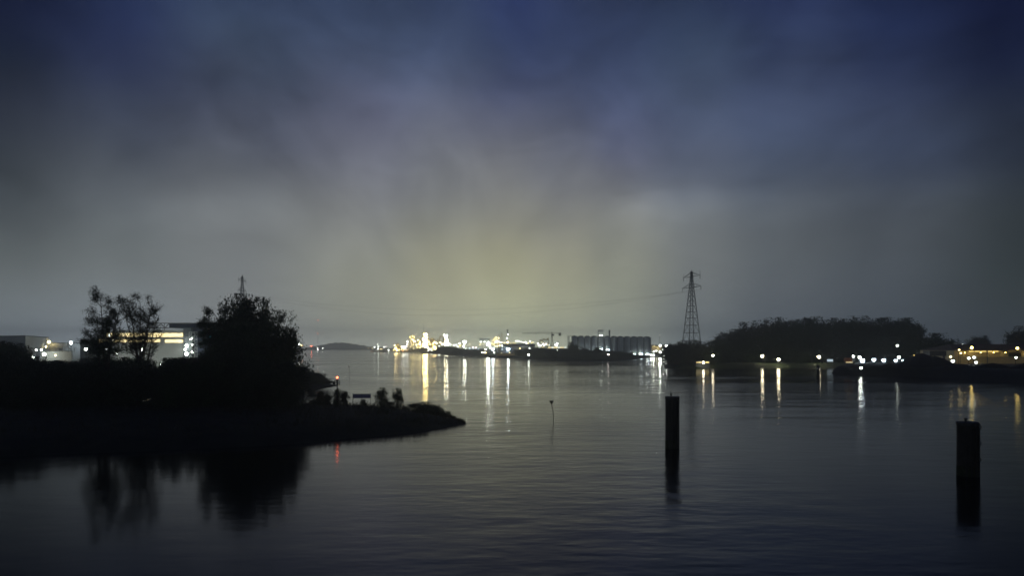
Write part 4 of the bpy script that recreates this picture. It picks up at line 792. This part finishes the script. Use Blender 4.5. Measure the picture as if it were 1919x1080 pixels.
def vessel(px, D, ln, label, lamps, hull='dsteel', house=(0, .3)):
    o = thing('vessel', label, 'boat', (Xof(px, D, 2), D, 0), 0, 'far moored vessels'); w = 4.0; mb = MB(); n = 8; vs = []
    for i in range(n + 1):
        t_ = i / n; x = -ln / 2 + ln * t_; hw = w * (1 - max(0, (t_ - .7) / .3) ** 2 * .95); sh = 2.6 + 1.6 * max(0, (t_ - .6) / .4) ** 2
        vs += [(x, -hw * .7, -1), (x, -hw, sh), (x, hw, sh), (x, hw * .7, -1)]
    fs = []
    for i in range(n): fs += [(i * 4 + k, (i + 1) * 4 + k, (i + 1) * 4 + (k + 1) % 4, i * 4 + (k + 1) % 4) for k in range(4)]
    fs += [(0, 1, 2, 3), tuple(n * 4 + k for k in (3, 2, 1, 0))]; mb.add(vs, fs); mb.build('hull', M[hull], o)
    hx = ln * house[0] - ln * .25; mb = MB(); mb.box((hx - ln * .14, -2.6, 2.7), (hx + ln * .14, 2.6, 5.4)); mb.box((hx - ln * .08, -2, 5.5), (hx + ln * .08, 2, 7.8)); wh = mb.build('wheelhouse', M['white'], o)
    mb = MB(); mb.tube((hx, 0, 7.8), (hx, 0, 15), .25, .12, 5); mb.build('mast', M['steel'], wh)
    for l_ in lamps: lamp(o, l_[0], l_[1], D - 5, *l_[2:])
vessel(703, 1820, 22, 'small far vessel with a reddish lit hull, leftmost of the lit group on the water', [(702, 650.5, 1.8, 'white', 24), (697.5, 652.5, .7, 'warm', 8), (690, 652.5, .7, 'warm', 6)], 'orange')
vessel(711, 1780, 26, 'far vessel with a tall lamp-hung mast, middle of the lit group on the water', [(708, 645.3, 1.0, 'white', 24), (709, 649.3, 1.3, 'white', 26), (708.5, 653.6, 1.6, 'white', 26), (713, 654, 1.0, 'warm', 18), (715.5, 654, 1.0, 'warm', 18)])
vessel(721, 1800, 18, 'far vessel with two deck lamps, right of the lamp-hung mast', [(719.7, 650.3, 1.5, 'white', 20), (723.3, 649.2, 1.0, 'pink', 16)])
mast(727.7, 656, 1750, -.5, 'white lamp on a post in the water left of the refinery bank', 1.2, 'white', 30)
# ------------------------------------------------------------------ right bank
for a in ((1336, 666, 424, 2.4, 'quay street lamp, leftmost of four, above the lit low hedge', 2.0, 'cream', 34), (1428.5, 667, 440, 2.4, 'quay street lamp, second of four, before the dark wood', 2.4, 'cream', 42), (1459, 673.5, 436, 2.4, 'quay street lamp lower and whiter than its neighbour, third of four', 2.6, 'cream', 42), (1534.5, 668.5, 440, 2.4, 'quay street lamp, rightmost of four, beside the white sign', 2.6, 'cream', 42)):
    mast(*a, 'street_lamp', 'street lamps on the right quay', .35)
for a in ((1401, 656.5, 470, 2.6, 'lamp glimmering high among the trees of the wood', 1.5, 'warm', 20, 'floodlight', None, 0, ((1407, 655.5, .8, 'warm', 8),)), (1599, 667.5, 372, 3, 'small white lamp, leftmost of the bright yard row', 1.8, 'white', 40), (1611, 669.5, 372, 3, 'white lamp, second of the bright yard row from the left', 2.4, 'white', 40),
    (1616.5, 675.5, 365, 3, 'large bluish-white floodlight under the second yard lamp', 3.6, 'cool', 34), (1637.5, 674, 365, 3, 'large bluish-white floodlight in the left middle of the yard row', 3.4, 'cool', 12), (1656, 675, 365, 3, 'large bluish-white floodlight standing apart in the middle of the yard row', 3.4, 'cool', 12), (1678.5, 675.5, 365, 3, 'bluish-white floodlight left of the brightest pair in the yard row', 3.0, 'cool', 10),
    (1684.5, 669.5, 372, 3, 'white lamp raised above the right end of the yard row', 2.3, 'white', 36), (1693.5, 676.5, 360, 3, 'large bluish-white floodlight at the right end of the yard row', 3.8, 'cool', 12), (1681.5, 647.5, 400, 2.6, 'white lamp high on a pole within the end of the tall wood', 2.1, 'white', 9),
    (1720, 667, 345, 3, 'white lamp on the crest of the coal heap', 2.2, 'white', 8), (1713.5, 666.5, 345, 3, 'small yellow lamp just left of the lamp on the heap crest', 1.5, 'yellow', 9), (1765, 677, 330, 3, 'white lamp low right of the dark hopper', 3.0, 'white', 8), (1785.5, 676.5, 330, 3, 'white lamp low at the left end of the yellow warehouse', 3.0, 'white', 8), (1781.5, 668.5, 335, 3, 'warm lamp above the low white lamp by the warehouse end', 2.0, 'warm', 8),
    (1797.5, 655.5, 350, 3, 'small warm lamp high on the warehouse corner', 1.6, 'warm', 8), (1800.5, 661.5, 350, 3, 'small warm lamp midway on the warehouse corner', 1.6, 'warm', 8), (1815.5, 671, 335, 3, 'white lamp before the warehouse wall, left of a pair', 2.5, 'white', 8), (1825.5, 669.5, 335, 3, 'white lamp before the warehouse wall, right of a pair', 2.5, 'white', 8), (1829, 679, 310, 3, 'low white lamp in front of the pair by the warehouse', 2.6, 'white', 8), (1904, 670, 335, 3, 'white lamp before the dark opening of the warehouse', 2.0, 'white', 8),
    (1613.5, 689.5, 312, .5, 'flat white lamp on the river face of the coal quay', 2.0, 'white', 24), (1729, 641, 430, 2.6, 'faint lit spot high in the gap between the wood and the dome-shaped tree', 1.2, 'white', 3), (1788, 644, 440, 2.6, 'faint white lamp right of the dome-shaped tree', 1.2, 'white', 4), (1804, 645.5, 440, 2.6, 'faint wide lamp left above the yellow warehouse', 1.5, 'white', 3)):
    mast(*a)
o = thing('sign_board', 'small white lit sign board on two posts beside the rightmost quay street lamp', 'sign', P3(1555.5, 428, 2.6)); pxbox(o, 'panel', 1550.5, 1561, 673.5, 677.5, 428, .15, emat('cool', .75)); pxbox(o, 'post', 1550, 1550.9, 673, 684, 428.3, .2, M['steel']); pxbox(o, 'post', 1560.2, 1561.1, 673, 684, 428.3, .2, M['steel'])
o = thing('quay_bollard', 'dark squat bollard post on the lamplit quay edge', 'bollard', P3(1541, 428, 2.4)); mb = MB(); mb.lathe([(.7, 0), (.6, 1.6), (.9, 1.8), (.8, 2.2)], 12); mb.build('body', M['dsteel'], o)
for px, lb in ((1521.5, 'thin grey post on the quay left of the rightmost street lamp'),):
    o = thing('quay_post', lb, 'post', P3(px, 430, 2.4)); mb = MB(); mb.tube((0, 0, 0), (0, 0, 3.2), .14, .12, 6); mb.build('post', M['conc'], o)
o = thing('quay_shed', 'low lit shed at the water edge at the foot of the right pylon trees', 'building', P3(1317, 415, 1.6))
pxbox(o, 'wall', 1304, 1330, 677.8, 690, 416, 5, M['dwall']); pxbox(o, 'roof', 1302, 1331, 676.5, 677.7, 415.2, 6.4, M['dwall']); pxbox(o, 'lit_window', 1305, 1316, 678.6, 679.8, 415.9, .09, emat('yellow', 1.4)); pxbox(o, 'lit_window', 1322.5, 1328.5, 678.2, 680, 415.9, .09, emat('yellow', 2.0))
lamp(o, 1318.3, 679.3, 413, 1.9, 'cream', 26)
o = thing('hedge', 'low lit hedge by the leftmost quay street lamp', 'hedge', P3(1342, 430, 2.4)); part('foliage', FAR[4], o, (0, 0, -.3), (8, 3, 3.2))
o = thing('work_vehicle', 'orange-lit truck at the left end of the coal quay', 'truck', P3(1591, 352, 4.2)); mb = MB(); mb.box((-1.9, -1.2, .9), (1.0, 1.2, 2.6)); mb.build('body', M['orange'], o); mb = MB(); mb.box((1.1, -1.1, .8), (2.4, 1.1, 2.8)); mb.build('cab', M['white'], o)
for x in (-1.2, 1.6):
    for y in (-1.15, 1.15): mb = MB(); mb.tube((x, y - .15, .45), (x, y + .15, .45), .45, .45, 12); mb.build('wheel', M['dsteel'], o)
pxbox(o, 'light_bar', 1585.5, 1598, 678.2, 679.8, 350.4, .2, emat('warm', .8))
# coal heaps
def heap(px, pyt, wpx, D, z0, label, sd, sy=.8):
    rng = random.Random(sd); zt = Zof(pyt, D); H = zt - z0; w = wpx * mpp(D) / 2; o = thing('coal_heap', label, 'heap', (Xof(px, D, zt), D, z0), 0, 'heaps on the coal quay'); mb = MB(); n, m_ = 36, 10; vs = []
    for j in range(m_ + 1):
        t_ = j / m_
        for i in range(n):
            a = 6.283 * i / n; r = w * (1 - t_) * (1 + .10 * math.sin(a * 3 + sd) + .05 * math.sin(a * 7 + t_ * 5) + rng.uniform(-.03, .03)); vs.append((r * math.cos(a), r * math.sin(a) * sy, H * (1 - (1 - t_) ** 1.35) * (1 + rng.uniform(-.03, .03)) - .3))
    mb.add(vs, [(j * n + i, j * n + (i + 1) % n, (j + 1) * n + (i + 1) % n, (j + 1) * n + i) for j in range(m_) for i in range(n)]); mb.build('pile', M['coal'], o, smooth=True)
heap(1727, 661, 96, 305, 4, 'highest black coal heap, left of the dark hopper', 1); heap(1752, 666, 80, 303, 4, 'black coal heap leaning against the right of the highest one', 2); heap(1668, 677, 34, 312, 4, 'small pointed black heap below the yard floodlights', 3); heap(1640, 681, 60, 318, 4, 'low black heap below the left yard floodlights', 4)
heap(1860, 679, 100, 280, 4, 'long low black heap in front of the yellow warehouse', 5, .5); heap(1925, 678, 70, 270, 4, 'low black heap at the right frame edge', 6, .6); heap(1800, 681, 70, 288, 4, 'low black heap in front of the left warehouse end', 7, .6); heap(1592, 683, 44, 328, 4, 'low black heap at the left tip of the coal quay', 8)
o = thing('hopper', 'dark boxy hopper behind the coal heaps, below the dome-shaped tree', 'hopper', P3(1758, 345, 3)); pxbox(o, 'bin', 1743, 1773.5, 657.5, 667, 345, 6, M['dsteel'])
for px in (1746, 1770): pxbox(o, 'leg', px - 1, px + 1, 667.1, 690, 346, 1, M['dsteel'])
# yellow warehouse
D = 362.0; B = thing('warehouse', 'long warehouse at the right lit yellow by wall lamps, with small strip windows', 'building', P3(1870, D, 3))
zt, ze = Zof(645, D + 14), Zof(657, D)
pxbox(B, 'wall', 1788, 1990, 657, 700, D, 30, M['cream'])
mb = MB(); x0, x1 = Xof(1786, D, 9), Xof(1990, D, 9); lx, ly, lz = B.location
mb.add([(x0 - lx, D - .8 - ly, ze - lz), (x1 - lx, D - .8 - ly, ze - lz), (x1 - lx, D + 15 - ly, zt - lz), (x0 + 7 - lx, D + 15 - ly, zt - lz), (x0 - lx, D + 31 - ly, ze - lz), (x1 - lx, D + 31 - ly, ze - lz)],
       [(0, 1, 2, 3), (3, 2, 5, 4), (0, 3, 4), (1, 5, 2), (0, 4, 5, 1)]); mb.build('roof', mat('brown_roof', (.11, .075, .06), .8, .2, .3), B)
for i in range(5): pxbox(B, 'strip_window', 1816 + i * 11.5, 1825 + i * 11.5, 657.7, 659.3, D - .15, .12, emat('yellow', 1.2))
pxbox(B, 'wall_rail', 1792, 1988, 669.3, 669.9, D - .5, .2, M['steel']); pxbox(B, 'loading_opening', 1890, 1914, 661, 668, D - .12, .1, M['dsteel'])
pxbox(B, 'canopy', 1888, 1916, 659, 660.4, D - 3.5, 3.4, M['dsteel']); pxbox(B, 'downpipe', 1850.5, 1851.6, 657.5, 700, D - .4, .3, M['dwall'])
for px, py, r, s in ((1821, 651.5, 3.0, 22), (1906.5, 652.5, 2.8, 22), (1950, 653, 2.4, 22)): lamp(B, px, py, D - 2.5, r * .75, 'yellow', s, 'wall_lamp')
for px in (1808, 1838, 1862, 1884, 1925, 1960): lamp(B, px, 660.8, D - 2.2, .55, 'yellow', 50, 'wall_lamp')
# ------------------------------------------------------------------ steam
sm = bpy.data.materials.new('steam'); sm.use_nodes = True; t = sm.node_tree; t.nodes.remove(t.nodes['Principled BSDF']); v = t.nodes.new('ShaderNodeVolumePrincipled'); v.inputs['Color'].default_value = (1, 1, .97, 1); v.inputs['Density'].default_value = .06; v.inputs['Anisotropy'].default_value = .2
t.links.new(v.outputs[0], t.nodes['Material Output'].inputs['Volume'])
def plume(pts, D, label):
    mb = MB(); n = 12; P = [(at(a, b_, D), r * mpp(D)) for a, b_, r in pts]; o0 = P[0][0].copy(); vs = []
    for i, (p, r) in enumerate(P):
        for k in range(n):
            a = 6.283 * k / n; w_ = 1 + .25 * math.sin(3 * a + i * 1.3) * (i > 0); vs.append((p.x - o0.x + r * w_ * math.cos(a), r * w_ * math.sin(a), p.z - o0.z + .3 * r * math.sin(a * 2 + i)))
    fs = [(j * n + i, j * n + (i + 1) % n, (j + 1) * n + (i + 1) % n, (j + 1) * n + i) for j in range(len(P) - 1) for i in range(n)] + [tuple(range(n))[::-1], tuple(range((len(P) - 1) * n, len(P) * n))]
    mb.add(vs, fs); tag(mb.build('steam_plume', sm, None, o0), label, 'steam')
plume([(851.5, 637, 1.2), (850.8, 634, 1.6), (850, 630, 1.8), (849, 627, 1.8), (850.5, 624, 1.6), (853.5, 621, 1.8), (854, 617, 1.6), (852, 612, 1.4), (850.5, 608, 1.0)], 1150, 'thin curling white steam plume above the long pipe rack')
# ------------------------------------------------------------------ haze
hm = bpy.data.materials.new('haze'); hm.use_nodes = True; t = hm.node_tree; t.nodes.remove(t.nodes['Principled BSDF']); v = t.nodes.new('ShaderNodeVolumePrincipled')
v.inputs['Color'].default_value = (.93, .96, 1, 1); v.inputs['Density'].default_value = .00040; v.inputs['Anisotropy'].default_value = .8
t.links.new(v.outputs[0], t.nodes['Material Output'].inputs['Volume'])
mb = MB(); mb.box((-3700, -80, -4), (3700, 4500, 112)); tag(mb.build('haze', hm), 'thin night mist over the river', 'haze', kind='stuff')
